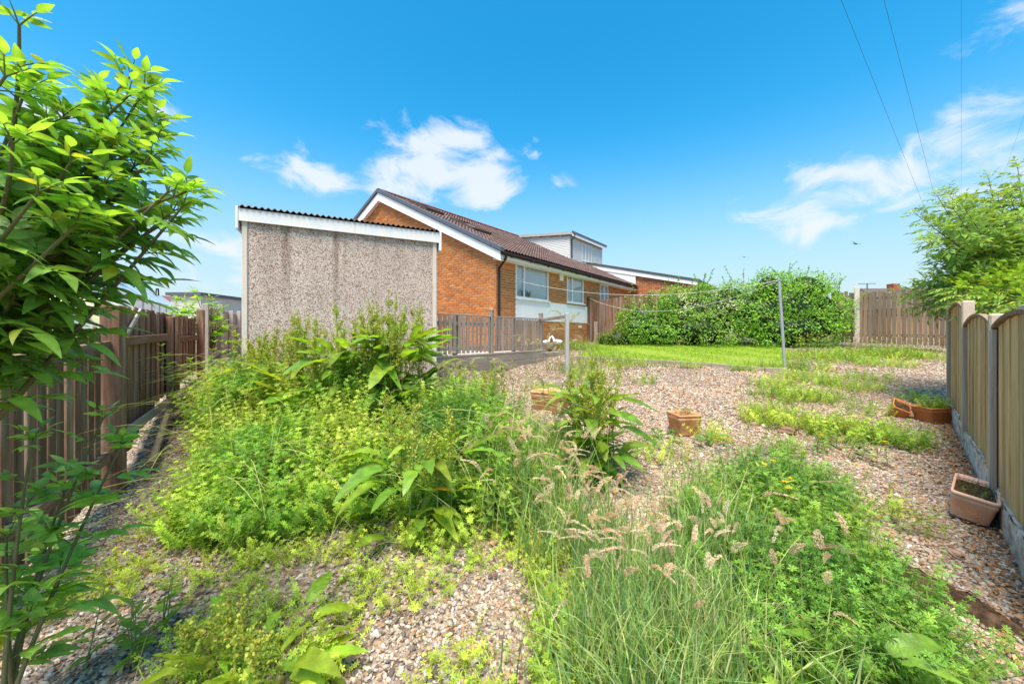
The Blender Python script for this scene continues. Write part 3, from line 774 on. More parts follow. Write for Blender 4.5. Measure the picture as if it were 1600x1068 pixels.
# ---------------------------------------------------------------- garage
def pebbledash():
    m, t, p, out = base_mat('pebbledash')
    tc = N(t, 'ShaderNodeTexCoord')
    vo = N(t, 'ShaderNodeTexVoronoi', i_Scale=82.0, i_Randomness=1.0); L(t, tc.outputs['Object'], vo.inputs['Vector'])
    sp = N(t, 'ShaderNodeSeparateColor'); L(t, vo.outputs['Color'], sp.inputs[0])
    cr = N(t, 'ShaderNodeValToRGB'); e = cr.color_ramp.elements; cr.color_ramp.interpolation = 'CONSTANT'
    e[0].color = (0.34, 0.22, 0.165, 1); e[1].position = 0.93; e[1].color = (0.22, 0.14, 0.11, 1)
    for ps, c in ((0.12, (0.80, 0.63, 0.52)), (0.34, (0.68, 0.50, 0.40)), (0.5, (0.86, 0.76, 0.66)), (0.66, (0.58, 0.40, 0.31)), (0.78, (0.80, 0.66, 0.56))):
        k = e.new(ps); k.color = (*c, 1)
    L(t, sp.outputs[0], cr.inputs[0])
    # joints between chips
    ed = N(t, 'ShaderNodeTexVoronoi', i_Scale=82.0, feature='DISTANCE_TO_EDGE'); L(t, tc.outputs['Object'], ed.inputs['Vector'])
    er = N(t, 'ShaderNodeMapRange'); L(t, ed.outputs['Distance'], er.inputs[0]); er.inputs[1].default_value = 0.0; er.inputs[2].default_value = 0.09
    mx = N(t, 'ShaderNodeMix', data_type='RGBA'); L(t, er.outputs[0], mx.inputs[0]); mx.inputs[6].default_value = (.50, .41, .35, 1); L(t, cr.outputs[0], mx.inputs[7])
    # dirty run-off stains under the roof edge
    s3 = N(t, 'ShaderNodeSeparateXYZ'); L(t, tc.outputs['Object'], s3.inputs[0])
    mp = N(t, 'ShaderNodeMapping'); mp.inputs['Scale'].default_value = (9, 9, 0.8); L(t, tc.outputs['Object'], mp.inputs['Vector'])
    no = N(t, 'ShaderNodeTexNoise', i_Scale=1.6, i_Detail=5.0, i_Roughness=.7); L(t, mp.outputs[0], no.inputs['Vector'])
    tot = None
    for ux, wd, am in ((0.52, .10, 1.0), (1.16, .07, .95), (1.28, .04, .5), (0.30, .2, .35), (1.72, .08, .35), (2.1, .2, .2)):
        d = math_node(t, 'ABSOLUTE', math_node(t, 'SUBTRACT', s3.outputs[0], ux))
        r_ = N(t, 'ShaderNodeMapRange', interpolation_type='SMOOTHSTEP'); L(t, d, r_.inputs[0]); r_.inputs[2].default_value = wd; r_.inputs[3].default_value = am; r_.inputs[4].default_value = 0
        tot = r_.outputs[0] if tot is None else math_node(t, 'MAXIMUM', tot, r_.outputs[0])
    zr = N(t, 'ShaderNodeMapRange', interpolation_type='SMOOTHSTEP'); L(t, s3.outputs[2], zr.inputs[0]); zr.inputs[1].default_value = 1.1; zr.inputs[2].default_value = 2.5
    f = math_node(t, 'MULTIPLY', tot, zr.outputs[0]); f = math_node(t, 'MULTIPLY', f, no.outputs[0]); f = math_node(t, 'MULTIPLY', f, 1.25, True)
    m2 = N(t, 'ShaderNodeMix', data_type='RGBA', blend_type='MULTIPLY'); L(t, f, m2.inputs[0]); L(t, mx.outputs[2], m2.inputs[6]); m2.inputs[7].default_value = (.36, .30, .26, 1)
    mo = N(t, 'ShaderNodeTexNoise', i_Scale=1.9, i_Detail=5.0, i_Roughness=.65); L(t, tc.outputs['Object'], mo.inputs['Vector'])
    mr = N(t, 'ShaderNodeMapRange'); L(t, mo.outputs[0], mr.inputs[0]); mr.inputs[1].default_value = .3; mr.inputs[2].default_value = .7; mr.inputs[3].default_value = .86; mr.inputs[4].default_value = 1.1
    m3 = N(t, 'ShaderNodeVectorMath', operation='SCALE'); L(t, m2.outputs[2], m3.inputs[0]); L(t, mr.outputs[0], m3.inputs['Scale'])
    L(t, m3.outputs[0], p.inputs['Base Color']); p.inputs['Roughness'].default_value = .9; p.inputs['Specular IOR Level'].default_value = .15
    bp = N(t, 'ShaderNodeBump', i_Strength=.9, i_Distance=.008); L(t, er.outputs[0], bp.inputs['Height']); L(t, bp.outputs[0], p.inputs['Normal'])
    return m
M_DASH = pebbledash()
GO = np.array([-3.66, 5.2]); GRZ = math.atan2(.45, 1); GB = 0.45; GW = 2.66; GL = 5.2
garage = thing('garage', 'pebbledashed concrete garage with white fascia and corrugated roof', 'garage', (GO[0], GO[1], GB), GRZ)
ZL, ZR = 3.31 - GB, 3.27 - GB                # top of the roof at the two sides
top = lambda u: ZL + (ZR - ZL) * u / GW
cuts = [0.075, 0.56, 1.18, 1.80, 2.08, GW - 0.07]
for i in range(5):
    a, c = cuts[i], cuts[i + 1]
    b = MB(); b.prism([(a + .0008, 0, 0), (c - .0008, 0, 0), (c - .0008, 0, top(c) - .05), (a + .0008, 0, top(a) - .05)], (0, .06, 0)); b.build('wall_panel', M_DASH, garage)
b = MB(); b.box((0.06, .05, 0), (GW - .06, .1, ZR - .06)); b.build('backing_wall', M_CONCRETE, garage)
for u in (0, GW - .068):
    b = MB(); b.box((u, -.012, 0), (u + .068, .09, top(u) - .04), bev=.008); b.build('corner_post', M_PALECONC, garage)
for u in (0.0, GW - .06):
    b = MB(); b.box((u + .003, .092, 0), (u + .057, GL, ZR - .06)); b.build('side_wall', M_DASH, garage)
b = MB(); b.box((.06, GL - .06, 0), (GW - .06, GL, ZR - .06)); b.build('back_wall', M_DASH, garage)
FH = 0.165
fx = [-.03, 1.42, GW + .03]
for i in range(2):
    a, c = fx[i], fx[i + 1]
    b = MB(); b.prism([(a, -.045, top(a) - .035 - FH), (c - .003, -.045, top(c) - .035 - FH), (c - .003, -.045, top(c) - .035), (a, -.045, top(a) - .035)], (0, .03, 0)); b.build('fascia', M_FASCIA, garage)
b = MB(); b.box((-.062, -.055, top(0) - .31), (-.03, .10, top(0) - .01), bev=.005); b.box((-.07, .10, top(0) - .30), (-.04, GL, top(0) - .02)); b.build('left_bargeboard', M_FASCIA, garage)
b = MB(); b.box((GW + .03, -.055, top(GW) - .33), (GW + .07, .10, top(GW) - .01), bev=.005); b.box((GW + .035, .10, top(GW) - .30), (GW + .065, GL, top(GW) - .02)); b.build('right_bargeboard', M_FASCIA, garage)
b = MB(); nx = 36 * 4; xs = np.linspace(-.03, GW + .03, nx); zc = .016 * np.sin(xs / .075 * 2 * np.pi)
v = [(x, y, top(x) + z + o_) for y, o_ in ((-.07, 0), (GL + .05, 0)) for x, z in zip(xs, zc)]
v += [(x, -.07, top(x) + z - .012) for x, z in zip(xs, zc)]
q = [(i, i + 1, nx + i + 1, nx + i) for i in range(nx - 1)] + [(2 * nx + i, 2 * nx + i + 1, i + 1, i) for i in range(nx - 1)]
b.add(v, q); b.build('corrugated_roof', mat('corrugated cement sheet', (.10, .075, .06), .9, .3, 12, .4, 60, .1, col2=(.16, .09, .05)), garage, True)

# ---------------------------------------------------------------- fences
def board_mesh(w, h, t=.02, topcut=0.0, bev=.003, name='board', arch=None):
    b = MB()
    if arch is None:
        b.box((-w / 2, -t / 2, 0), (w / 2, t / 2, h), bev=bev)
        if topcut:
            V = b.v[0]; m = V[:, 2] > h * .5; V[m, 2] += (V[m, 0] / w) * topcut
    else:
        b.prism([(-w / 2, -t / 2, 0), (w / 2, -t / 2, 0), (w / 2, -t / 2, arch[1]), (-w / 2, -t / 2, arch[0])], (0, t, 0))
    return b.mesh(name)

def place(o, x, y, z, rz, lean=0.0, roll=0.0):
    o.rotation_mode = 'XYZ'; o.location = (x, y, z); o.rotation_euler = (roll, lean, rz)

def rail(name, a, c, w, h, m, parent):
    """bar whose grain (local z) runs from a to c"""
    a = Vector(a); c = Vector(c); d = (c - a); l = d.length; d.normalize()
    s = d.cross(Vector((0, 0, 1))).normalized(); u = s.cross(d)
    b = MB(); b.box((-w / 2, -h / 2, 0), (w / 2, h / 2, l), bev=.005)
    o = b.build(name, m, parent)
    o.matrix_local = Matrix.Translation(a) @ Matrix((s, u, d)).transposed().to_4x4()
    return o

# left boundary: dark brown boards
LD = np.array([-.58, 1.0]); LD /= np.linalg.norm(LD); LRZ = math.atan2(LD[1], LD[0]); LNm = np.array([LD[1], -LD[0]])   # normal towards the garden
LP = np.array([-3.67, 3.47])
def lpos(s, off=0.0): return LP + LD * s + LNm * off
lf = thing('dark_board_fence', 'dark brown weathered board fence with heavy post along the left side', 'fence', (LP[0], LP[1], 0))
def lpart(o, s, off, z, lean=0.0, roll=0.0):
    p = lpos(s, off) - LP; place(o, p[0], p[1], z, LRZ, lean, roll); return o
bm = [board_mesh(.098, 1.36 + k * .03, .02, random.uniform(-.03, .03)) for k in range(4)]
s = -1.9
while s < -.12:
    h0 = gz(*lpos(s)) + .10
    lpart(obj('board', bm[random.randrange(4)], W_DARK, lf), s, random.uniform(-.004, .004), h0, random.uniform(-.012, .012)); s += .122
bm2 = [board_mesh(.112, 1.0, .016, random.uniform(-.02, .02)) for k in range(4)]
s = .12
while s < 3.95:
    h0 = gz(*lpos(s)) + .14; o = obj('board', bm2[random.randrange(4)], W_DARK, lf)
    lpart(o, s, -.028 if int(s / .1) % 2 else -.012, h0, random.uniform(-.01, .01)); o.scale = (1, 1, 1.86 - h0 + random.uniform(-.025, .02)); s += .1
for s, tz, w in ((0, 1.85, .17), (1.95, 1.82, .1), (3.98, 2.02, .13), (-1.95, 1.7, .12)):
    p = lpos(s); z0 = gz(*p) - .15; m_ = board_mesh(w, tz - z0, w * .8, 0, .008, 'post')
    lpart(obj('post', m_, W_DARK, lf), s, .05, z0, 0)
def lr(name, s0, s1, z0, z1, off, w=.045, h=.09, m=W_DARK):
    a = lpos(s0, off) - LP; c = lpos(s1, off) - LP; return rail(name, (a[0], a[1], z0), (c[0], c[1], z1), w, h, m, lf)
lr('rail', -1.9, -.09, 1.40, 1.48, .035, .05, .10)
lr('rail', -1.9, -.09, .42, .50, .035)
lr('rail', .10, 1.72, 1.515, 1.545, .035, .07, .09, wood('red brown rail', (.13, .06, .035), (.26, .14, .09), (.33, .24, .18), .1))
lr('rail', 2.0, 3.95, 1.50, 1.52, .01)
lr('brace', .42, .86, 1.57, 1.85, .02, .02, .05, W_PALE)
lr('bottom_plank', .15, 1.75, .62, .70, .06, .03, .10, W_PALE)
lr('vertical_batten', 1.95, 1.951, .55, 1.83, .12, .04, .08)
b = MB()
pts = [lpos(.25, .25), lpos(.7, .22), lpos(1.15, .20), lpos(1.6, .26)]
b.tube([(*p, gz(*p) + z) for p, z in zip(pts, (.12, .17, .23, .30))], [.034, .032, .028, .02], 7)
tag(b.build('fallen_branch', mat('bleached bark', (.30, .24, .16), .9, .3, 14, .5, 40), None, True), 'thick pale bare branch leaning along the foot of the dark fence', 'branch')

# pale fence beyond it
pf = thing('pale_board_fence', 'pale grey board fence running past the garage behind the dark fence', 'fence', (-5.95, 7.35, 0))
pd = np.array([-.585, 1.0]); pd /= np.linalg.norm(pd); prz = math.atan2(pd[1], pd[0])
pm = [board_mesh(.145, 1.0, .02) for k in range(3)]
for i in range(52):
    s = .1 + i * .156; p = pd * s; w = p + np.array([-5.95, 7.35]); z0 = gz(*w) + .03
    o = obj('board', pm[i % 3], W_PALE, pf); place(o, p[0], p[1], z0, prz); o.scale = (1, 1, 2.13 + .012 * s + .025 * (i % 2) - z0)
for i in range(5):
    s = i * 1.95; p = pd * s; w = p + np.array([-5.95, 7.35])
    place(obj('post', board_mesh(.1, 1.42, .1, 0, .008, 'post'), W_PALE, pf), p[0] + .06, p[1] + .03, gz(*w) - .1, prz)
nq = np.array([pd[1], -pd[0]]) * .035
for z in (1.75, 1.1):
    rail('rail', (nq[0], nq[1], z), (pd[0] * 8 + nq[0], pd[1] * 8 + nq[1], z + .09), .04, .07, W_PALE, pf)

# right boundary: concrete posts, rough pale gravel boards, arched tan panels
RD = np.array([1.0, 1.0]) / math.sqrt(2); RRZ = math.atan2(RD[1], RD[0]); RN = np.array([-RD[1], RD[0]])
RP = np.array([4.05, 3.2]); SP = 1.90
rf = thing('arched_panel_fence', 'tan wooden fence of arched panels between concrete posts on the right', 'fence', (RP[0], RP[1], 0))
M_ROUGH = mat('flaking whitewashed stone', (.74, .66, .58), .95, .2, 9, 1.0, 24, .1, col2=(.30, .24, .18))
M_RPOST = mat('tan concrete post', (.62, .50, .38), .95, .15, 8, .4, 100, .1, col2=(.50, .39, .28))
def rpos(s, off=0.0): return RD * s + RN * off
for i in range(-1, 3):
    p = rpos(i * SP); w = p + RP; z0 = gz(*w) - .2
    tz = (1.72, 1.76, 1.98, 2.10)[i + 1]
    o = obj('post', board_mesh(.088, tz - z0, .10, 0, .012, 'post'), M_RPOST, rf); place(o, p[0], p[1], z0, RRZ)
for i in range(-1, 2):
    s0, s1 = i * SP + .06, (i + 1) * SP - .06; m0 = (s0 + s1) / 2; wm = rpos(m0) + RP
    zb = gz(*wm) + .24; zs = (1.62, 1.66, 1.88)[i + 1]; rise = .10; L_ = s1 - s0
    arch = lambda u: zs + rise * math.sin(math.pi * max(0, min(1, u / L_))) ** .8
    # gravel board
    b = MB(); nx_, nz_ = 26, 6; vv = []; 
    for j in range(nz_ + 1):
        for k in range(nx_ + 1):
            u = L_ * k / nx_; wp = rpos(s0 + u) + RP; zl = gz(*wp) - .08; z = zl + (zb + .02 - zl) * j / nz_
            d = .035 + .018 * random.random(); pp = rpos(s0 + u, d); vv.append((pp[0], pp[1], z))
    b.add(vv, [(j * (nx_ + 1) + k, j * (nx_ + 1) + k + 1, (j + 1) * (nx_ + 1) + k + 1, (j + 1) * (nx_ + 1) + k) for j in range(nz_) for k in range(nx_)])
    a = rpos(s0, -.03); c = rpos(s1, -.03); a2 = rpos(s0, .035); c2 = rpos(s1, .035)
    b.prism([(a[0], a[1], zb - .45), (c[0], c[1], zb - .45), (c2[0], c2[1], zb - .45), (a2[0], a2[1], zb - .45)], (0, 0, .46))
    b.build('gravel_board', M_ROUGH, rf)
    nbd = 13; bw = L_ / nbd
    for k in range(nbd):
        u0, u1 = k * bw, (k + 1) * bw
        o = obj('board', board_mesh(bw - .004, 1, .016, arch=(arch(u0) - zb, arch(u1) - zb)), W_TAN, rf)
        p = rpos(s0 + (u0 + u1) / 2, .004 + .008 * (k % 2)); place(o, p[0], p[1], zb, RRZ)
    b = MB(); K = 16
    P_ = []
    for k in range(K + 1):
        u = L_ * k / K; P_.append(np.array([*rpos(s0 + u, .022), arch(u) + .02]))
    for k in range(K):
        b.bar(P_[k], P_[k + 1] + (P_[k + 1] - P_[k]) * .04, .045, .028)
    b.build('arched_cap', W_BROWN, rf)
    for u in (.035, L_ - .035):
        o = obj('stile', board_mesh(.07, arch(u) - zb, .03, name='stile'), W_GREY if u > 1 else W_TAN, rf); p = rpos(s0 + u, .035); place(o, p[0], p[1], zb, RRZ)

# the board behind the nearest post
o = obj('stile', board_mesh(.34, 1.3, .03, name='stile'), W_PALE, rf); p = rpos(-.12, -.12); place(o, p[0], p[1], .52, RRZ)

# far fence at the corner of the garden
FP = np.array([12.4, 13.8]); FD = np.array([1.0, -1.0]) / math.sqrt(2); FRZ = math.atan2(FD[1], FD[0])
ff = thing('spaced_board_fence', 'weathered spaced board fence closing the far right corner beside the hedge', 'fence', (FP[0], FP[1], 0))
fm = [board_mesh(.098, 1.0, .02) for k in range(3)]
for i in range(-6, 38):
    s = .09 + i * .122; p = FD * s; w = p + FP; z0 = 1.25 - .03 * s
    if abs(s) < .08: continue
    o = obj('board', fm[i % 3], W_FAR, ff); place(o, p[0], p[1], z0, FRZ, random.uniform(-.012, .012)); o.scale = (1, 1, 1.85 + random.uniform(-.03, .03) - .02 * (i % 3))
for z in (1.55, 2.25, 2.85):
    rail('rail', (FD[0] * -.7 + .03, FD[1] * -.7 + .03, z), (FD[0] * 4.7 + .03, FD[1] * 4.7 + .03, z - .12), .04, .09, W_FAR, ff)
place(obj('post', board_mesh(.14, 2.25, .12, 0, .012, 'post'), M_PALECONC, ff), -.06, -.06, 1.0, FRZ)
place(obj('post', board_mesh(.12, 2.2, .12, 0, .012, 'post'), M_PALECONC, ff), FD[0] * 2.1 + .06, FD[1] * 2.1 + .06, .9, FRZ)

# brown fence joined to the house wall
BP = np.array([3.12, 15.55]); BD = np.array([1.7, -.85]); BD /= np.linalg.norm(BD); BRZ = math.atan2(BD[1], BD[0])
bf = thing('brown_board_fence', 'brown board fence standing out from the house wall beside the hedge', 'fence', (BP[0], BP[1], 0))
for i in range(20):
    s = .08 + i * .13; p = BD * s
    o = obj('board', bm2[i % 4], W_BROWN, bf); place(o, p[0], p[1] - .03 * (i % 2), 1.2, BRZ); o.scale = (1, 1, 1.66 + .015 * i + random.uniform(-.02, .02))
place(obj('post', board_mesh(.09, 2.0, .09, 0, .006, 'post'), W_DARK, bf), -.03, -.06, 1.05, BRZ)
place(obj('post', board_mesh(.14, 1.0, .10, 0, .006, 'post'), W_GREY, bf), BD[0] * .25, BD[1] * .25 - .15, 1.05, BRZ)

# ---------------------------------------------------------------- terrace, sleepers, deck rail
D0 = np.array([-1.5, 7.7])
def dk(s, t=0.0): return D0 + EX * s + EY * t
b = MB(); poly = [dk(-2, .06), dk(3.85, .06), dk(3.85, 1.12), dk(3.0, 1.15), dk(3.0, 4), dk(-2, 4)]
b.prism([(p[0], p[1], .4) for p in poly], (0, 0, .68)); tag(b.build('terrace', M_CONCRETE), kind='structure')
rw = thing('sleeper_wall', 'low retaining wall of stacked timber sleepers under the deck railing', 'retaining wall', (D0[0], D0[1], 0))
for j in range(3):
    for (s0, s1) in ((-.9, 1.45 + .3 * (j % 2)), (1.46 + .3 * (j % 2), 3.86 - .03 * j)):
        a = EX * s0; c = EX * s1; z = 1.0 - .2 * j; o_ = EY * (-.015 * (j % 2) - .02)
        rail('sleeper', (a[0] + o_[0], a[1] + o_[1], z), (c[0] + o_[0], c[1] + o_[1], z), .11, .192, W_SLEEPER, rw)
for (s0, s1, z, t_) in ((3.88, 5.35, .93, .25), (3.88, 5.30, .74, .23), (4.05, 4.75, 1.13, .75), (3.95, 6.0, 1.17, 1.0)):
    a = EX * s0 + EY * t_; c = EX * s1 + EY * t_
    rail('sleeper', (a[0], a[1], z), (c[0], c[1], z), .16, .185, W_SLEEPER, rw)
rail('coping', (EX * -.9)[0:1].tolist() + [(EX * -.9)[1], 1.115], [(EX * 3.9)[0], (EX * 3.9)[1], 1.115], .16, .035, W_GREY, rw)
df = thing('deck_railing', 'silvered timber slat railing on top of the sleeper wall before the house', 'railing', (D0[0], D0[1], 0))
sm_ = [board_mesh(.078, .80, .018, 0, .003, 'slat') for k in range(3)]
s = -.75; i = 0
while s < 3.7:
    if min(abs(s - 1.66), abs(s - 3.76)) > .085:
        w_ = s > 1.66
        p = EX * s + EY * -.03; place(obj('slat', sm_[i % 3], W_GREY, df), p[0], p[1], 1.16, HRZ, random.uniform(-.01, .01))
        if s < .9:
            p = EX * (s + .06) + EY * .045; place(obj('slat', sm_[(i + 1) % 3], W_GREY, df), p[0], p[1], 1.16, HRZ)
    s += .134 if s < 1.66 else .128; i += 1
for z in (1.27, 1.80):
    a = EX * -.8 + EY * .008; c = EX * 3.72 + EY * .008
    rail('rail', (a[0], a[1], z), (c[0], c[1], z), .04, .07, W_GREY, df)
a = EX * -.8; c = EX * 3.74; rail('top_rail', (a[0], a[1], 1.985), (c[0], c[1], 1.985), .075, .03, W_GREY, df)
for s in (1.66, 3.76):
    p = EX * s + EY * .0; o = obj('post', board_mesh(.095, 1.0, .095, 0, .01, 'post'), W_GREY, df); place(o, p[0], p[1], 1.13, HRZ)
    b = MB(); b.tube([(0, 0, 0), (0, 0, .03), (0, 0, .05)], [.06, .06, .02], 8); k = b.build('post_cap', W_GREY, df, True); k.location = (p[0], p[1], 2.13 - .0)
for s in (-.5, .55, 2.6):
    p = EX * s + EY * .07; o = obj('post', board_mesh(.09, .84, .09, 0, .01, 'post'), W_GREY, df); place(o, p[0], p[1], 1.13, HRZ)
# gate post and its hand rail
gp_ = np.array([1.27, 8.87]); zg = gz(*gp_)
hp = thing('handrail_post', 'grey square post with a short rail reaching back to the deck railing', 'post', (gp_[0], gp_[1], zg))
place(obj('post', board_mesh(.085, 2.06 - zg + .12, .085, 0, .01, 'post'), mat('grey painted post', (.42, .42, .41), .8, .12, 12, .3, 60, col2=(.36, .34, .31), stretch=(1, 1, .2)), hp), 0, 0, -.12, .2)
e = dk(3.76) - gp_
rail('hand_rail', (e[0] * .02, e[1] * .02, 1.985 - zg), (e[0] * .98, e[1] * .98, 1.96 - zg), .05, .075, W_GREY, hp)

# ---------------------------------------------------------------- pole, lines, wires
pb = np.array([6.58, 9.25]); pz = gz(*pb)
b = MB(); b.tube([(0, 0, -.1), (-.075, 0, 1.1), (-.15, 0, 2.2)], [.034, .034, .032], 10)
cp = thing('clothes_pole', 'leaning galvanised metal clothes pole at the edge of the lawn', 'pole', (pb[0], pb[1], pz))
b.build('pole', M_STEEL, cp, True)
b = MB(); b.tube([(-.22, 0, 2.17), (-.15, 0, 2.205), (-.10, 0, 2.17)], .011, 6); b.tube([(-.15, 0, 2.19), (-.15, 0, 2.225)], .042, 10); b.build('top_hook', M_STEEL, cp, True)
M_ROPE = mat('clothes line', (.72, .70, .62), .8, .1, 30)
ptop = np.array([pb[0] - .16, pb[1], pz + 2.19])
def line(name, a, c, sag, r, m, label, cat, n=28):
    a = np.array(a, float); c = np.array(c, float); t = np.linspace(0, 1, n)[:, None]
    P = a + (c - a) * t; P[:, 2] -= (4 * sag * t * (1 - t))[:, 0]
    b = MB(); b.tube(P, r, 5); return tag(b.build(name, m, None, True), label, cat)
wa = HC + EX * .62 - EY * .03
line('clothes_line', ptop, (wa[0], wa[1], 3.22), .42, .0042, M_ROPE, 'pale clothes line, the upper one, strung from the metal pole to the house corner', 'clothes line')
line('clothes_line', ptop - np.array([0.03, 0, .03]), (BP[0] - .03, BP[1] - .1, 3.0), .62, .0042, M_ROPE, 'pale clothes line, the lower one, strung from the metal pole to the brown fence', 'clothes line')
wp = np.array([58.5, 50.0, 6.1])
for (k, e_, n_, lb) in ((.75, 1.133, 8.0, 'thin overhead cable, leftmost of the cables in the sky'), (.90, 1.133, 8.0, 'thin overhead cable, second from the left in the sky'),
                   (1.17, 1.03, 9.0, 'thin overhead cable hanging straight up, third from the left in the sky'), (1.50, 1.05, 9.0, 'thin overhead cable at the right edge above the tree')):
    q_ = np.array([k * n_, n_, EYE + e_ * n_]); q2 = wp + (q_ - wp) * 1.12
    line('overhead_cable', wp, q2, .02, .0045 if k < 1 else .003, M_BLACK, lb, 'cable', 12)
tp = thing('telegraph_pole', 'tall dark wooden pole far behind the tree on the right', 'pole', (58.5, 50, 1.2)); b = MB(); b.tube([(0, 0, -1), (0, 0, 5.2)], [.16, .12], 8); b.build('pole', M_STEM, tp)

# ---------------------------------------------------------------- pots
def ring(lx, ly, r, z, n=4):
    out = []
    for cx_, cy_, a0 in ((lx - r, ly - r, 0), (-lx + r, ly - r, 90), (-lx + r, -ly + r, 180), (lx - r, -ly + r, 270)):
        for k in range(n): a = R(a0 + 90 * k / (n - 1)); out.append((cx_ + r * math.cos(a), cy_ + r * math.sin(a), z))
    return out
def trough(name, label, x, y, rz, lx, ly, h, m, tilt=(0, 0), zoff=0.0, band=True):
    t = thing(name, label, 'planter', (x, y, gz(x, y) + zoff), rz); t.rotation_euler = (tilt[0], tilt[1], rz)
    a, c = lx / 2, ly / 2; tp_ = .80
    rs = [ring(a * tp_ * .96, c * tp_ * .96, .03, 0), ring(a * tp_, c * tp_, .03, .012), ring(a * .93, c * .93, .03, h * .72)]
    if band: rs += [ring(a * .955, c * .955, .03, h * .74), ring(a * .965, c * .965, .03, h * .82), ring(a * .95, c * .95, .03, h * .84)]
    b = MB(); n = len(rs[0])
    rs.append(ring(a * .96, c * .96, .03, h * .90))
    def loft(b, rs): b.add([p for r_ in rs for p in r_], [(i * n + j, i * n + (j + 1) % n, (i + 1) * n + (j + 1) % n, (i + 1) * n + j) for i in range(len(rs) - 1) for j in range(n)])
    loft(b, rs + [ring(a * .90, c * .88, .03, h * .90), ring(a * .88, c * .85, .03, h * .55)])
    b.add(rs[0] + [(0, 0, 0)], [(j, (j + 1) % n, n, n) for j in range(n)])
    b.build('body', m, t, True)
    b = MB(); loft(b, [ring(a * .955, c * .95, .03, h * .885), ring(a, c, .035, h * .895), ring(a, c, .035, h * .985), ring(a * .985, c * .98, .035, h), ring(a * .91, c * .89, .03, h), ring(a * .89, c * .87, .03, h * .87)]); b.build('rim', m, t, True)
    b = MB(); sz = h * .80; rr = ring(a * .89, c * .87, .03, sz); b.add(rr + [(0, 0, sz + .03)], [(j, (j + 1) % n, n, n) for j in range(n)]); b.build('soil', M_SOIL, t, True)
    return t
pots = {}
pots['a'] = trough('plant_pot', 'square terracotta pot in the middle of the gravel', 2.26, 5.05, .12, .33, .33, .27, M_TERRA)
pots['b'] = trough('plant_pot', 'terracotta trough half hidden behind the tall dock plant', .60, 5.95, -.6, .58, .34, .30, M_TERRA)
pots['c'] = trough('plant_pot', 'orange terracotta trough against the right fence', 6.10, 5.55, .12, .46, .28, .23, M_TERRA3)
pots['c2'] = trough('plant_pot', 'small orange pot lying behind the orange trough', 5.82, 5.82, .75, .32, .22, .17, M_TERRA3, (.45, -.3), .03)
pots['d'] = trough('plant_pot', 'pale pink terracotta trough tilted beside the nearest fence post', 3.72, 3.12, math.atan2(.64, .8), .62, .25, .21, M_TERRA2, (.16, .0), .03)
b = MB()
for j, (ra, rb_) in enumerate(((.055, .03), (.035, .018))):
    P_ = [(-.385, ra * math.cos(a), .085 + rb_ * math.sin(a)) for a in np.linspace(0, 2 * math.pi, 15)]; b.tube(P_, .0045, 5, cap=False)
o = b.build('oval_emblem', M_TERRA, pots['d'], True); o.location = (.118, 0, 0); o.rotation_euler = (0, 0, 0)

# bits and pieces on the ground
def lump(name, label, cat, x, y, r, m, seed, squash=.7, zoff=0.0):
    r_ = np.random.default_rng(seed); b = MB(); V = []; n1, n2 = 7, 10
    for i in range(n1 + 1):
        th = math.pi * i / n1
        for j in range(n2):
            ph = 2 * math.pi * j / n2; d = 1 + .22 * math.sin(3 * ph + seed) * math.sin(th) + .12 * r_.normal() * math.sin(th)
            V.append((r[0] * d * math.sin(th) * math.cos(ph), r[1] * d * math.sin(th) * math.sin(ph), r[2] * math.cos(th) * (1 + .08 * r_.normal())))
    b.add(V, [(i * n2 + j, i * n2 + (j + 1) % n2, (i + 1) * n2 + (j + 1) % n2, (i + 1) * n2 + j) for i in range(n1) for j in range(n2)])
    return tag(b.build(name, m, None, False, (x, y, gz(x, y) + zoff + r[2] * .55), seed), label, cat)
M_STONE = mat('brown stone', (.20, .12, .08), .9, .3, 14, .6, 50)
lump('brick_lump', 'dark brown broken brick lying on the gravel right of the square pot', 'stone', 3.6, 5.0, (.11, .08, .06), M_STONE, 3)
lump('cobble', 'rounded pinkish stone on the gravel in front of the pale pink trough', 'stone', 3.02, 2.62, (.045, .035, .03), mat('pink stone', (.42, .25, .17), .8, .15, 20), 5)
b = MB(); b.box((-.32, -.24, 0), (.32, .24, .045), bev=.008); tag(b.build('paving_slab', M_PALECONC, None, False, (.86, 6.95, gz(.86, 6.95) + .012), .5), 'pale square paving slab lying on the gravel below the railing', 'paving slab')
b = MB(); b.box((-.04, -.02, 0), (.04, .02, .95), bev=.004); o = b.build('loose_plank', W_GREY); o.matrix_local = Matrix.Translation((.42, 7.95, gz(.42, 7.95) + .05)) @ Matrix.Rotation(R(90), 4, 'Y') @ Matrix.Rotation(R(20), 4, 'X'); tag(o, 'loose grey timber plank lying on the gravel under the sleeper wall', 'plank')
M_WSTONE = mat('white glazed ornament', (.78, .77, .75), .5, .08, 9)
def duck(x, y, z, rz, s, label):
    t = thing('garden_ornament', label, 'ornament', (x, y, z), rz)
    b = MB(); b.tube([(-.16 * s, 0, .09 * s), (-.1 * s, 0, .08 * s), (0, 0, .075 * s), (.08 * s, 0, .085 * s), (.13 * s, 0, .11 * s)], [.005, .05 * s, .075 * s, .065 * s, .02 * s], 10); b.build('body', M_WSTONE, t, True)
    b = MB(); b.tube([(.10 * s, 0, .10 * s), (.125 * s, 0, .16 * s), (.13 * s, 0, .21 * s), (.16 * s, 0, .235 * s), (.20 * s, 0, .225 * s)], [.04 * s, .026 * s, .03 * s, .032 * s, .008 * s], 8); b.build('head', M_WSTONE, t, True)
duck(1.08, 12.1, 1.24, .5, .95, 'small white garden ornament at the foot of the house wall, the left one'); duck(1.42, 12.0, 1.24, 2.6, 1.1, 'small white garden ornament at the foot of the house wall, the right one')
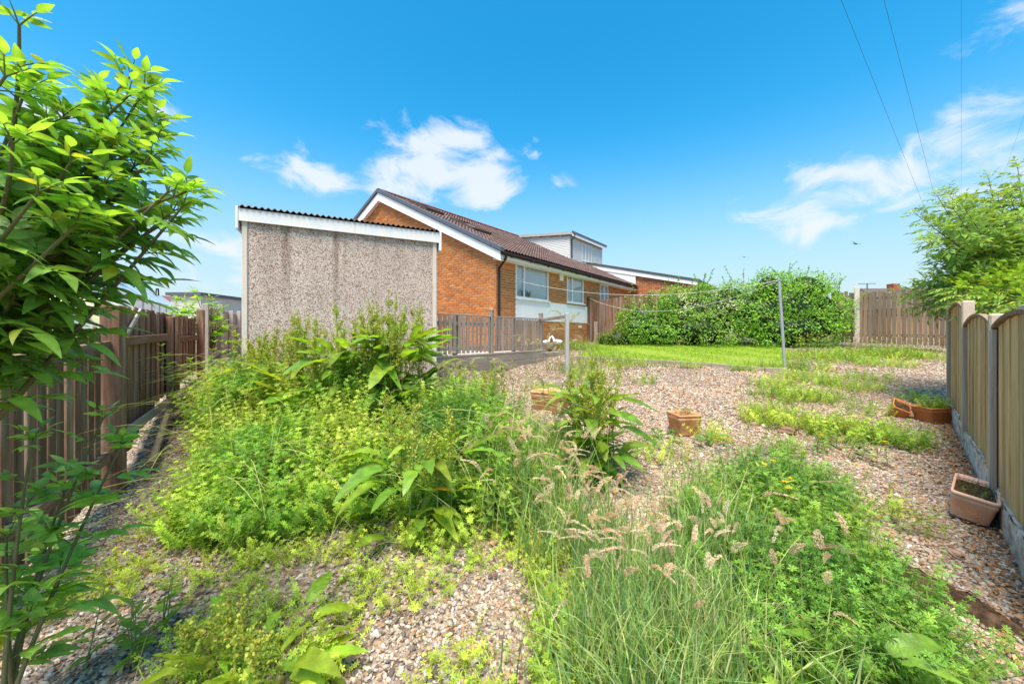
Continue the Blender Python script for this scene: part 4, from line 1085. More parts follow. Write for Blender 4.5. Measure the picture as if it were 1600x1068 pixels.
# birds
def bird(x, y, z, rz, roll, s, label):
    t = thing('flying_bird', label, 'bird', (x, y, z), rz); t.rotation_euler = (roll, 0, rz)
    mb = mat('dark plumage', (.03, .03, .035), .8); b = MB(); b.tube([(-.16 * s, 0, 0), (-.06 * s, 0, 0), (.05 * s, 0, .005), (.11 * s, 0, .01), (.15 * s, 0, 0)], [.012 * s, .03 * s, .038 * s, .026 * s, .004], 8, cap=True)
    b.add([(-.15 * s, -.01, 0), (-.15 * s, .01, 0), (-.27 * s, .05 * s, 0), (-.27 * s, -.05 * s, 0)], [(0, 1, 2, 3)]); b.build('body', mb, t, True)
    for sg in (-1, 1):
        b = MB(); b.add([(.06 * s, .02 * sg, .01), (-.06 * s, .02 * sg, .01), (-.07 * s, .16 * s * sg, .06 * s), (.05 * s, .15 * s * sg, .07 * s), (-.12 * s, .34 * s * sg, .05 * s), (-.07 * s, .33 * s * sg, .055 * s)], [(0, 1, 2, 3), (3, 2, 4, 5)]); b.build('wing', mb, t)
bird(.895 * 22, 22, EYE + 139 / 600 * 22, .3, .5, 1.0, 'small dark bird gliding in the sky, the nearer one left of the tree')
bird(.605 * 26, 26, EYE + 118 / 600 * 26, 1.3, .2, .7, 'tiny dark bird in the sky above the hedge')

# ---------------------------------------------------------------- things beyond the left fence
gh = thing('greenhouse', 'aluminium greenhouse with whitened glass roof behind the dark fence', 'greenhouse', (-7.9, 8.0, .5), math.atan2(1, -.62))
EH, RH, GHL, GHW = 1.84, 2.40, 4.4, 0.60           # local x runs back along the length, local +y to the left, away from the garden
npan = 6
fr = MB()
for i in range(npan + 1):
    x = GHL * i / npan
    fr.bar((x, 0, 0), (x, 0, EH), .03, .03, up=(0, 1, 0)); fr.bar((x, 0, EH), (x, GHW, RH), .035, .035); fr.bar((x, GHW, RH), (x, 2 * GHW, EH), .03, .03); fr.bar((x, 2 * GHW, 0), (x, 2 * GHW, EH), .03, .03, up=(0, 1, 0))
for (y, z) in ((0, EH), (GHW, RH), (2 * GHW, EH), (0, .05), (2 * GHW, .05)): fr.bar((-.02, y, z), (GHL + .02, y, z), .05, .05)
for x in (0, GHL):
    for y, z in ((.3, EH + .28), (.6, RH), (.9, EH + .28)): fr.bar((x, y, 0), (x, y, z), .03, .03, up=(0, 1, 0))
    fr.bar((x, 0, EH), (x, 2 * GHW, EH), .04, .03)
fr.build('frame', M_ALU, gh)
for i in range(npan):
    x0, x1 = GHL * i / npan + .015, GHL * (i + 1) / npan - .015
    for (a, c, nm) in (((0, EH), (GHW, RH), 'roof_pane'), ((2 * GHW, EH), (GHW, RH), 'roof_pane'), ((0, .06), (0, EH - .02), 'side_pane'), ((2 * GHW, .06), (2 * GHW, EH - .02), 'side_pane')):
        b = MB(); b.add([(x0, a[0], a[1]), (x1, a[0], a[1]), (x1, c[0], c[1]), (x0, c[0], c[1])], [(0, 1, 2, 3)])
        b.build(nm, M_GHPANE, gh)
for x in (0.0, GHL):
    b = MB(); b.add([(x, .01, .05), (x, 2 * GHW - .01, .05), (x, 2 * GHW - .01, EH), (x, GHW, RH - .02), (x, .01, EH)], [(0, 1, 2, 4), (4, 2, 3, 3)]); b.build('end_pane', M_GHPANE, gh)
b = MB(); b.tube([(3.6, .35, EH + .32), (3.7, .35, EH + .52), (4.0, .37, EH + .55), (4.2, .4, EH + .37)], .018, 6); b.build('vent_stay', M_BLACK, gh, True)
# polythene tunnel beside it
pt = thing('cold_frame', 'curved white polythene tunnel between greenhouse and dark fence', 'poly tunnel', (-6.1, 5.5, .5), math.atan2(1, -.62))
b = MB(); a = np.linspace(0, math.pi, 13); v = [(x, .55 + .75 * math.cos(k), 1.72 * math.sin(k) ** .6) for x in (0, 2.2) for k in a]
b.add(v, [(i, i + 1, 14 + i, 13 + i) for i in range(12)]); b.build('cover', leafmat('polythene', .5, .3, .5, .03), pt, True); 
pt.children[0].data.attributes['col'].data.foreach_set('color', np.tile([.75, .77, .78, 1], len(v)).astype(np.float32))
b = MB()
for x in (0, .73, 1.46, 2.2): b.tube([(x, .55 + .77 * math.cos(k), 1.74 * max(0, math.sin(k)) ** .6) for k in a], .014, 6)
b.build('hoops', M_ALU, pt, True)
# outbuilding and the red brick house beyond
ob = thing('flat_roofed_outbuilding', 'pale flat roofed outbuilding beyond the greenhouse', 'building', (-16.9, 19, .8))
b = MB(); b.box((0, 0, 0), (1.5, 3, 2.65)); b.build('wall', mat('cream render', (.62, .58, .52), .9, .1, 2), ob)
b = MB(); b.box((-.12, -.15, 2.651), (1.62, 3.15, 2.80)); b.build('flat_roof', M_GREYTRIM, ob)
fh = thing('distant_house', 'red brick house with pale gable glimpsed through the elder leaves', 'house', (-24.5, 19.5, -2.7))
b = MB(); b.box((0, 0, 0), (6, 6, 4.2)); b.build('wall', mat('far brick', (.44, .19, .10), .9, .2, 20), fh)
b = MB(); b.prism([(-.3, -.3, 4.201), (6.3, -.3, 4.201), (3, -.3, 6.6)], (0, 6.6, 0)); rf_ = b.build('roof', M_TILE, fh)
rf_.data.attributes['col'].data.foreach_set('color', np.tile([.22, .10, .08, 1], len(rf_.data.vertices)).astype(np.float32))
b = MB(); b.prism([(-.3, -.34, 4.0), (-.3, -.34, 4.3), (3, -.34, 6.75), (6.3, -.34, 4.3), (6.3, -.34, 4.0), (3, -.34, 6.45)], (0, .035, 0)); b.build('bargeboard', M_WHITEPAINT, fh)
for xw in (1.0, 3.8):
    b = MB(); b.box((xw, -.03, 2.3), (xw + 1.2, .0, 3.5)); w_ = b.build('window', M_UPVC, fh); b = MB(); b.box((xw + .08, -.04, 2.38), (xw + 1.12, -.031, 3.42)); b.build('pane', mat('dark glass', (.05, .06, .07), .1), w_)
# bungalow roof beyond the right-hand corner
fr_ = thing('far_bungalow', 'distant bungalow roof with a red chimney over the far fence', 'house', (39, 40, .7))
b = MB(); b.box((0, 0, 0), (16, 8, 3.4)); b.build('wall', mat('far wall', (.40, .20, .12), .9, .2, 10), fr_)
b = MB(); b.prism([(-.5, -.5, 3.401), (-.5, 8.5, 3.401), (1.2, 4, 6.0)], (.01, 0, 0)); b.prism([(-.4, -.5, 3.4), (-.4, 8.5, 3.4), (1.0, 4, 6.0)], (16, 0, 0)); b.build('roof', mat('dark brown tiles', (.10, .08, .07), .9, .3, 14), fr_)
b = MB(); b.box((4.2, 3.5, 5.4), (4.95, 4.3, 6.5)); b.build('chimney', mat('red chimney', (.35, .09, .06), .9, .15, 20), fr_)
b = MB(); b.tube([(1.6, 3.9, 5.9), (1.6, 3.9, 6.5)], .05, 6); b.tube([(.6, 3.9, 6.5), (2.6, 3.9, 6.55)], .03, 6); b.build('aerial', M_BLACK, fr_)

# ---------------------------------------------------------------- leaf shapes
def leaf_tpl(n=4, w=.4, fold=.12, droop=.25, shape='ovate', wave=0.0, seed=0):
    """unit-length leaf along +y, normal +z: rows of left, middle, right"""
    r = np.random.default_rng(seed); t = np.linspace(0, 1, n + 1); V = []; C = []
    for i, k in enumerate(t):
        if shape == 'ovate': hw = w / 2 * max(.02, (math.sin(math.pi * k ** .75)) ** .9 * (1 - .25 * k) * 1.12)
        elif shape == 'lance': hw = w / 2 * max(.02, math.sin(math.pi * k) ** .8)
        elif shape == 'strap': hw = w / 2 * max(.02, math.sin(math.pi * min(1, k * .93 + .07)) ** .62 * (1.1 - .35 * k) * r.uniform(.86, 1.08))
        else: hw = w / 2 * max(.03, (1 - k) ** .55 * min(1, .55 + 3 * k))          # heart
        z = -droop * k * k; wl = wave * r.uniform(-1, 1); wr = wave * r.uniform(-1, 1)
        V += [(-hw, k, z + fold * hw * 2 + wl), (0, k, z), (hw, k, z + fold * hw * 2 + wr)]
        C += [1.0, 1.18, 1.0]
    q = []
    for i in range(n):
        a = i * 3; q += [(a, a + 1, a + 4, a + 3), (a + 1, a + 2, a + 5, a + 4)]
    return np.array(V), np.array(q), np.array(C)
LF_ELDER = [leaf_tpl(6, .37, .16, d, 'ovate', .014, s) for s, d in ((1, .22), (2, .38), (3, .12), (4, .5))]
LF_SMALL = [leaf_tpl(2, .55, .2, .2, 'ovate', 0, 1), leaf_tpl(2, .5, .12, .35, 'ovate', 0, 2)]
LF_LANCE = [leaf_tpl(3, .26, .14, d, 'lance', .0, s) for s, d in ((1, .15), (2, .4))]
LF_DOCK = [leaf_tpl(12, w_, .16, d, 'strap', .030, s) for s, d, w_ in ((1, .25, .36), (2, .55, .42), (3, .9, .36), (4, .1, .30), (5, .7, .46), (6, .4, .38))]
LF_HEART = [leaf_tpl(4, .85, .10, d, 'heart', .03, s) for s, d in ((1, .1), (2, .3))]
RHOMB = (np.array([(0, 0, 0), (-.5, .5, .08), (0, 1, 0), (.5, .5, .08)]), np.array([(0, 1, 2, 3)]))

def runit(n, up=0.0):
    v = rng.normal(size=(n, 3)); v = nrmz(v); v[:, 2] += up; return nrmz(v)
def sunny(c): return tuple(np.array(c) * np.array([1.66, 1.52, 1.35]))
def tint(base, n, v=.18, h=.10):
    c = np.repeat(np.array(base, float)[None], n, 0) * rng.uniform(1 - v, 1 + v, (n, 1))
    c[:, 0] *= rng.uniform(1 - h * 1.6, 1 + h * 1.6, n); c[:, 2] *= rng.uniform(1 - h, 1 + h, n); return c
def scatter_leaves(b, tpls, pos, d, up, size, col):
    pos = np.asarray(pos); n = len(pos)
    if n == 0: return
    F = frames(np.asarray(d), np.asarray(up)); k = rng.integers(0, len(tpls), n); size = np.broadcast_to(size, (n,)) if np.ndim(size) < 2 else size
    for i, t in enumerate(tpls):
        m = k == i
        if m.any(): b.inst(t, pos[m], F[m], size[m], col[m])

def bez(a, c, e, n): 
    t = np.linspace(0, 1, n)[:, None]; return (1 - t) ** 2 * a + 2 * t * (1 - t) * c + t * t * e

class Pinnate:
    """collects compound leaves: stalks into one mesh, leaflets into another"""
    def __init__(s): s.p = []; s.d = []; s.u = []; s.z = []; s.c = []; s.stalk = MB()
    def leaf(s, pos, d, up, length, pairs, ll, col, droop=.25, stalk_col=(.12, .17, .04)):
        d = nrmz(d); side = nrmz(np.cross(d, up)); up2 = np.cross(side, d)
        P = [pos + d * length * k - np.array([0, 0, droop * length * k * k]) for k in np.linspace(0, 1, 5)]
        s.stalk.tube(P, [.0030, .0026, .0022, .0018, .0012], 3, stalk_col, False)
        for i in range(pairs):
            k = .42 + .58 * i / max(1, pairs - .3); p = pos + d * length * k - np.array([0, 0, droop * length * k * k])
            for sg in (-1, 1):
                dd = d * rng.uniform(.45, .75) + side * sg * .85 + up2 * rng.uniform(-.15, .25) - np.array([0, 0, .18])
                s.p.append(p); s.d.append(dd); s.u.append(up2 + rng.normal(0, .18, 3)); s.z.append(ll * rng.uniform(.62, 1.12)); s.c.append(col * rng.uniform(.72, 1.25) * (np.array([1.9, 1.15, .9]) if rng.random() < .04 else 1.0))
        p = P[-1]; s.p.append(p); s.d.append(d - np.array([0, 0, .45 * droop + .1])); s.u.append(up2 + rng.normal(0, .15, 3)); s.z.append(ll * 1.12); s.c.append(col * rng.uniform(.9, 1.15))
    def build(s, name_leaf, name_stalk, parent, tpls, m, loc):
        b = MB(); scatter_leaves(b, tpls, np.array(s.p) - loc, np.array(s.d), np.array(s.u), np.array(s.z), np.array(s.c))
        b.build(name_leaf, m, parent, True)
        s.stalk.v = [v - loc for v in s.stalk.v]
        if s.stalk.n: tag(s.stalk.build(name_stalk, M_GREENSTEM, parent, True), kind='stuff')

def leafy_shoot(pin, stems, root, tip, bend, start, step, leaf_len, pairs, ll, col, young, r0=.012, flip=0):
    """one shoot: a bent stem with opposite compound leaves and a bright tuft at its end"""
    root = np.array(root, float); tip = np.array(tip, float); mid = (root + tip) / 2 + np.array(bend, float)
    P = bez(root, mid, tip, 14); seg = np.linalg.norm(np.diff(P, axis=0), axis=1); L_ = seg.sum(); cum = np.concatenate([[0], np.cumsum(seg)])
    stems.tube(P, np.linspace(r0, .004, 14), 6, (.13, .12, .05))
    s = start * L_; k = flip
    while s < L_ - .015:
        i = min(len(P) - 2, int(np.searchsorted(cum, s)) - 1); i = max(i, 0)
        p = P[i] + (P[i + 1] - P[i]) * (s - cum[i]) / seg[i]; t = nrmz(P[i + 1] - P[i])
        a = nrmz(np.cross(t, np.array([.3, .2, 1.0]))); c = np.cross(t, a); axis = a if k % 2 else c
        f = s / L_; sz = 1.0 - .45 * max(0, (f - .75) / .25)
        for sg in (-1, 1):
            d = axis * sg * .9 + t * .55 + np.array([0, 0, .12]) + rng.normal(0, .12, 3)
            cc = col * (1 - .5 * max(0, f - .7) / .3) + young * (.5 * max(0, f - .7) / .3)
            pin.leaf(p, d, np.array([0, 0, 1.0]) + .35 * t, leaf_len * sz * rng.uniform(.8, 1.1), pairs, ll * sz, cc)
        s += step * rng.uniform(.85, 1.2); k += 1
    t = nrmz(P[-1] - P[-2])
    for a in range(4):
        d = t + .8 * np.array([math.cos(a * 1.57 + .4), math.sin(a * 1.57 + .4), .15]); pin.leaf(P[-1], d, np.array([0, 0, 1.0]), leaf_len * .45, 1 + (pairs > 2), ll * .55, young, .1)

# ---------------------------------------------------------------- elder at the left edge
EL = np.array((.165, .325, .055)); ELY = np.array((.24, .41, .06))
def elder(label, base, shoots, seed, leaf_len=.17, ll=.108, r0=.014, step=.085, start=.35, bright=1.0):
    t = thing('elder_bush', label, 'bush', tuple(base)); b = np.array(base, float)
    pin = Pinnate(); st = MB()
    for i, (root, tip, bend) in enumerate(shoots):
        leafy_shoot(pin, st, root, tip, bend, start, step, leaf_len, 2 + (i % 2), ll * rng.uniform(.9, 1.15), EL * bright * rng.uniform(.8, 1.25), ELY, r0, i)
    st.v = [v - b for v in st.v]; st.build('stem', M_GREENSTEM, t, True)
    pin.build('leaves', 'leaf_stalks', t, LF_ELDER, M_GLOSS, b)
    return t
def px(x, v, y): return np.array([(x - 800) / 600 * y, y, EYE - (v - 520) / 600 * y])
crown_root = np.array([-2.25, 1.25, .9])
tips = [(205, 118, 1.55), (150, 150, 1.5), (236, 190, 1.55), (235, 245, 1.5), (286, 322, 1.5), (255, 350, 1.6), (30, 40, 1.25), (8, 120, 1.2), (75, 195, 1.35), (20, 225, 1.15), (110, 255, 1.3),
        (165, 285, 1.4), (60, 300, 1.15), (120, 350, 1.25), (60, 385, 1.3), (140, 365, 1.4), (30, 420, 1.4), (225, 140, 1.55), (245, 215, 1.5), (290, 300, 1.48), (270, 330, 1.55), (40, 140, 1.3), (100, 180, 1.45), (210, 210, 1.6), (180, 340, 1.5),
        (180, 225, 1.5), (60, 250, 1.5), (130, 310, 1.6), (60, 370, 1.5), (200, 150, 1.5), (210, 260, 1.55), (262, 300, 1.45)]
sh = []
for i, (x, v, y) in enumerate(tips):
    tip = px(x, v, y); r0_ = crown_root + np.array([rng.uniform(-.12, .12), rng.uniform(-.1, .25), rng.uniform(-.1, .7)])
    sh.append((r0_, tip, (rng.uniform(-.05, .15), rng.uniform(-.05, .1), rng.uniform(.05, .22))))
el1 = elder('large glossy green elder bush leaning in from the left edge over the fence', (-2.25, 1.25, gz(-2.25, 1.25)), sh, 1, start=.40, step=.115)
b = MB(); bb = np.array([-2.25, 1.25, gz(-2.25, 1.25)])
for k in range(4):
    a = rng.normal(0, .08, 2); b.tube(bez(np.array([a[0], a[1], -.05]), np.array([a[0] * 2, a[1] * 2, .5]), np.array([rng.uniform(-.12, .12), rng.uniform(-.1, .25), rng.uniform(.9, 1.6)]), 8), np.linspace(.03, .015, 8), 7)
b.build('trunk', M_STEM, el1, True)
base2 = np.array([-1.95, 1.45, gz(-1.95, 1.45)])
tips2 = [(160, 655, 1.75), (190, 695, 1.75), (50, 690, 1.5), (100, 770, 1.7), (10, 840, 1.5), (70, 880, 1.7)]
sh = [(base2 + np.array([rng.uniform(-.06, .06), rng.uniform(-.06, .06), 0.0]), px(*t_), (rng.uniform(-.12, .02), 0, rng.uniform(.0, .15))) for t_ in tips2]
elder('low leafy elder shoots at the bottom left in front of the dark fence', tuple(base2), sh, 2, .15, .10, .010, .12, .42, 1.1)

# small elder showing over the fence and the far trees
base3 = np.array([-6.3, 8.1, gz(-6.3, 8.1)])
sh = [(base3 + np.array([0, 0, .3]), px(x, v, y), (0, 0, .15)) for x, v, y in ((305, 458, 8), (285, 470, 8), (330, 470, 8.2), (275, 482, 7.8), (320, 490, 8), (338, 500, 8.1), (300, 480, 7.7), (345, 515, 8.1), (322, 520, 7.9))]
elder('small bright green bush rising where the dark and pale fences meet', tuple(base3), sh, 3, .26, .16, .014, .16, .45)

def blob_crown(b, lumps, n, size, cols, tpls, jitter=.25, up=.35, gap=.0):
    """leaves spread through the outer shell of overlapping ellipsoids"""
    C = np.array([l[0] for l in lumps], float); S = np.array([l[1] for l in lumps], float)
    A = (S[:, 0] * S[:, 1] + S[:, 1] * S[:, 2] + S[:, 0] * S[:, 2]); k = rng.choice(len(lumps), n, p=A / A.sum())
    d = runit(n); r = 1 - np.abs(rng.normal(0, jitter, n)) * .6 + rng.normal(0, .05, n)
    p = C[k] + d * S[k] * r[:, None]
    keep = np.ones(n, bool)
    for i in range(len(lumps)):
        q = np.linalg.norm((p - C[i]) / S[i], axis=1); keep &= (q > .70) | (k == i)
    if gap > 0:
        f = np.sin(p[:, 0] * 3.1 + 1) * np.sin(p[:, 1] * 2.7) + np.sin(p[:, 2] * 4.3 + p[:, 0] * 2); keep &= f > -2 + gap
    p = p[keep]; nrm = nrmz((d / S[k]))[keep]; m = len(p)
    dr = nrmz(runit(m) * .9 + nrm * .7 + np.array([0, 0, -.15])); upv = nrm + runit(m) * .5 + np.array([0, 0, up])
    ci = rng.integers(0, len(cols), m); col = np.array(cols)[ci] * rng.uniform(.75, 1.25, (m, 1))
    scatter_leaves(b, tpls, p, dr, upv, size * rng.uniform(.65, 1.25, m), col)

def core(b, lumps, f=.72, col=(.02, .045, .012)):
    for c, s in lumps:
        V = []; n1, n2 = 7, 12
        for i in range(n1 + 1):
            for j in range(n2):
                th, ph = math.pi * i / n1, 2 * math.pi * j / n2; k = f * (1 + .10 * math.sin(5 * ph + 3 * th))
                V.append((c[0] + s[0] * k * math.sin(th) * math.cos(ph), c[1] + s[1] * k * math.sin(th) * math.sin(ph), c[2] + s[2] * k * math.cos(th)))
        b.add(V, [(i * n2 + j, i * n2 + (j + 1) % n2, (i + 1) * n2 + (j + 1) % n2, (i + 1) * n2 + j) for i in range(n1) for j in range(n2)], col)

def bush(name, label, loc, lumps, n, size, cols, tpls=LF_SMALL, gap=.0, cat='bush', sprigs=0, trunk=True):
    loc = np.array(loc, float); t = thing(name, label, cat, tuple(loc)); b = MB(); l2 = [(np.array(c, float) - loc, s) for c, s in lumps]
    for c, s in list(l2):                    # uneven growth: smaller bulges on the big ones
        for i in range(5):
            d = nrmz(np.array([rng.normal(), -abs(rng.normal()) - .2, rng.normal() * .8 + .35])); k = rng.uniform(.22, .42); l2.append((c + d * np.array(s) * .88, tuple(np.array(s) * k)))
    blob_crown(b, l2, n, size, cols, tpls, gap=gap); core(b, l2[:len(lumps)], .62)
    for i in range(sprigs):                # thin shoots breaking the outline
        c, s = l2[i % len(l2)]; d = nrmz(np.array([rng.normal(), rng.normal() - .3, abs(rng.normal()) + .7])); p0 = c + d * np.array(s) * .9; P = [p0 + d * k * .12 + np.array([0, 0, .03 * k]) for k in range(5)]
        b.tube(P, .006, 3, (.10, .09, .04), False); q = np.repeat(np.array(P), 6, 0); scatter_leaves(b, tpls, q, runit(len(q), .2), runit(len(q), .8), size * .9, np.array(cols)[rng.integers(0, len(cols), len(q))])
    b.build('foliage', M_LEAF, t, True)
    if trunk:
        b = MB()
        for i in range(5):
            c, s = l2[rng.integers(len(l2))]; P = bez(np.array([c[0] * .4 + rng.normal(0, .15), c[1] * .4, -.1]), np.array([c[0] * .7, c[1] * .7, .5]), c + np.array([0, 0, s[2] * .5]), 7); b.tube(P, np.linspace(.045, .015, 7), 6)
        b.build('stem', M_STEM, t, True)
    return t
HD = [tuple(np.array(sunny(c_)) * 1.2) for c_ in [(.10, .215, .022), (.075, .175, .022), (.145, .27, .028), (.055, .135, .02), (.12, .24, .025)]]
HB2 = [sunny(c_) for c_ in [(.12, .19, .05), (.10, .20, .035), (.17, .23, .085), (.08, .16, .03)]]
bush('hedge_shrub', 'tall rounded glossy green shrub at the right end of the hedge', (10.2, 14.1, 1.15), [((10.4, 14.3, 2.35), (1.75, 1.1, 1.55)), ((11.5, 14.4, 2.2), (1.05, .9, 1.25)), ((9.3, 14.3, 2.2), (1.2, 1.0, 1.35)), ((10.2, 13.9, 1.7), (1.9, 1.0, .8)), ((10.9, 14.3, 3.2), (1.0, .8, .75)), ((9.6, 14.3, 3.25), (.8, .7, .65))], 22000, .085, HD, sprigs=26)
bush('hedge_shrub', 'loose middle shrub of the hedge with whitish flower heads', (7.3, 14.6, 1.15), [((7.6, 14.8, 2.2), (1.6, 1.0, 1.3)), ((6.4, 14.9, 2.1), (1.2, .9, 1.2)), ((7.0, 14.3, 1.7), (1.7, .9, .75)), ((8.3, 14.7, 2.9), (.8, .7, .7)), ((7.2, 14.9, 2.9), (.7, .6, .6)), ((8.7, 14.4, 2.3), (.9, .8, 1.2)), ((6.2, 14.7, 2.6), (.9, .7, .8))], 20000, .085, [tuple(np.array(c_) * 1.15) for c_ in HB2 + HD[:2]], gap=.25, sprigs=40)
bush('hedge_shrub', 'dark green left shrub of the hedge beside the brown fence', (5.1, 14.9, 1.15), [((5.2, 14.9, 2.0), (1.15, .9, 1.1)), ((4.7, 14.6, 1.7), (.85, .8, .8)), ((5.9, 14.9, 2.3), (.8, .8, .9)), ((5.5, 14.4, 1.6), (1.1, .7, .65))], 11000, .08, HD, gap=.2, sprigs=14)
bush('hedge_shrub', 'low yellowish shrub at the lawn corner below the brown fence', (4.0, 14.2, 1.1), [((4.0, 14.3, 1.35), (.65, .5, .5)), ((3.55, 14.6, 1.3), (.4, .4, .35))], 2600, .06, [(.19, .25, .03), (.15, .22, .03), (.10, .17, .02)], trunk=False)
bush('distant_tree', 'dark distant tree beyond the pale fence', (-18.5, 27, 1.0), [((-18.3, 27, 2.6), (1.2, 1, 1.0)), ((-19.3, 27.3, 3.0), (1.0, 1, .9))], 3500, .22, [(.06, .10, .025), (.05, .085, .02)], cat='tree')
# creamy flower heads on the middle shrub
b = MB(); n = 420; c = np.array([[rng.uniform(5.3, 8.2), 14.05 + rng.normal(0, .15), 0] for _ in range(14)]); c[:, 2] = rng.uniform(1.9, 3.0, 14)
p = c[rng.integers(0, 14, n)] + rng.normal(0, .13, (n, 3)); b.inst(RHOMB, p, frames(runit(n), runit(n, .5)), .06, tint((.70, .66, .55), n)); tag(b.build('flower_heads', M_SEED, bpy.data.objects['hedge_shrub.001'] if 'hedge_shrub.001' in bpy.data.objects else None), kind='stuff')
o = bpy.data.objects['flower_heads']; o.location = -o.parent.location

# ---------------------------------------------------------------- tree over the right fence
tb = np.array([8.6, 6.3, gz(8.6, 6.3)])
tr = thing('sapling_tree', 'young tree with feathery compound leaves hanging over the right fence', 'tree', tuple(tb))
pin = Pinnate(); st = MB()
TG = np.array((.16, .27, .045)); TY = np.array((.24, .36, .05))
rt = [(1432, 335, 6.4), (1480, 300, 6.6), (1450, 375, 6.2), (1520, 330, 6.5), (1460, 410, 6.0), (1500, 390, 6.0), (1545, 280, 6.6), (1590, 260, 6.4), (1560, 340, 6.2), (1600, 330, 6.3), (1440, 440, 6.4), (1480, 450, 5.7),
      (1530, 430, 5.6), (1575, 400, 5.8), (1520, 470, 5.3), (1560, 450, 5.4), (1610, 430, 5.6), (1640, 290, 6.4), (1640, 370, 6.2), (1500, 430, 6.2), (1540, 390, 6.3), (1580, 300, 6.9), (1420, 460, 6.9), (1455, 470, 6.6), (1620, 470, 5.2), (1550, 480, 5.2), (1490, 475, 5.6), (1405, 455, 7.4), (1590, 470, 4.9), (1530, 490, 5.0), (1470, 430, 6.0), (1510, 410, 5.8), (1550, 420, 5.7), (1590, 440, 5.5), (1570, 370, 6.0), (1610, 390, 5.9), (1490, 360, 6.5), (1530, 360, 6.6), (1450, 455, 6.2), (1500, 460, 5.4), (1540, 460, 5.2), (1600, 480, 4.8), (1640, 440, 5.4), (1560, 310, 6.8), (1430, 480, 6.6)]
rt += [(rng.uniform(1455, 1640), rng.uniform(300, 470), rng.uniform(5.6, 6.8)) for _ in range(26)]
for i, (x, v, y) in enumerate(rt):
    tip = px(x, v, y); r_ = tb + np.array([rng.uniform(-.2, .2), rng.uniform(-.2, .2), rng.uniform(1.1, 2.0)])
    leafy_shoot(pin, st, r_, tip, (0, 0, .35 if v > 380 else -.1), .25, .085, .34, 4, .125, TG * rng.uniform(.8, 1.3), TY, .016, i)
st.v = [v - tb for v in st.v]; st.build('branches', M_STEM, tr, True)
pin.build('leaves', 'leaf_stalks', tr, LF_LANCE + LF_SMALL, M_LEAF, tb)
b = MB(); b.tube([(0, 0, -.1), (.04, 0, .7), (-.03, .05, 1.4), (0, 0, 2.1)], [.07, .06, .05, .03], 8); b.build('trunk', M_STEM, tr, True)
# grey lid showing between fence and tree
b = MB(); b.box((-.5, -.4, 0), (.5, .4, 1.85), bev=.01); sb = tag(b.build('grey_shed', mat('blue grey panel', (.22, .25, .31), .6, .1, 4), None, False, (6.1, 3.85, .2), .78), 'blue grey shed just showing behind the nearest right fence panel', 'shed')

# ---------------------------------------------------------------- weeds
def sprig_tpl(seed, n_wh=8, L_=.34, ll=.032, lw=.008, per=6):
    r = np.random.default_rng(seed); V = []; Q = []; C = []
    cx_, cy_ = r.normal(0, .10, 2); P = [np.array([cx_ * k * k, cy_ * k * k, k]) * L_ for k in np.linspace(0, 1, 6)]
    for i in range(5):
        s = len(V); w = .0016; V += [P[i] - (w, 0, 0), P[i] + (w, 0, 0), P[i + 1] + (w, 0, 0), P[i + 1] - (w, 0, 0)]; Q.append((s, s + 1, s + 2, s + 3)); C += [1.1] * 4
    for j in range(n_wh):
        k = (j + 1) / n_wh; p = np.array([cx_ * k * k, cy_ * k * k, k]) * L_; l = ll * (1.1 - .5 * k) * r.uniform(.85, 1.15); a0 = r.uniform(0, 6.28)
        for m in range(per):
            a = a0 + 6.283 * m / per + r.normal(0, .12); d = np.array([math.cos(a), math.sin(a), r.uniform(.05, .55) + .5 * max(0, k - .8)]); sd = np.array([-math.sin(a), math.cos(a), 0]) * lw * .5
            s = len(V); V += [p, p + d * l * .55 + sd, p + d * l - np.array([0, 0, .15 * l]), p + d * l * .55 - sd]; Q.append((s, s + 1, s + 2, s + 3)); f = 1 + .35 * max(0, k - .55); C += [f] * 4
    return np.array(V), np.array(Q), np.array(C)
SPR = [sprig_tpl(s) for s in range(6)]
SPR_FEW = [sprig_tpl(20 + s, 5, .2, .03, .009, 5) for s in range(4)]

def edge_dist(P, poly):
    d = np.full(len(P), 1e9)
    for i in range(len(poly)):
        a = poly[i]; c = poly[(i + 1) % len(poly)]; v = c - a; t = np.clip(((P - a) @ v) / (v @ v), 0, 1); d = np.minimum(d, np.linalg.norm(P - (a + t[:, None] * v), axis=1))
    return d
def fill(poly, n):
    poly = np.array(poly, float); lo, hi = poly.min(0), poly.max(0); P = rng.uniform(lo, hi, (n * 4, 2)); P = P[inside(P, poly)][:n]; return P, edge_dist(P, poly)

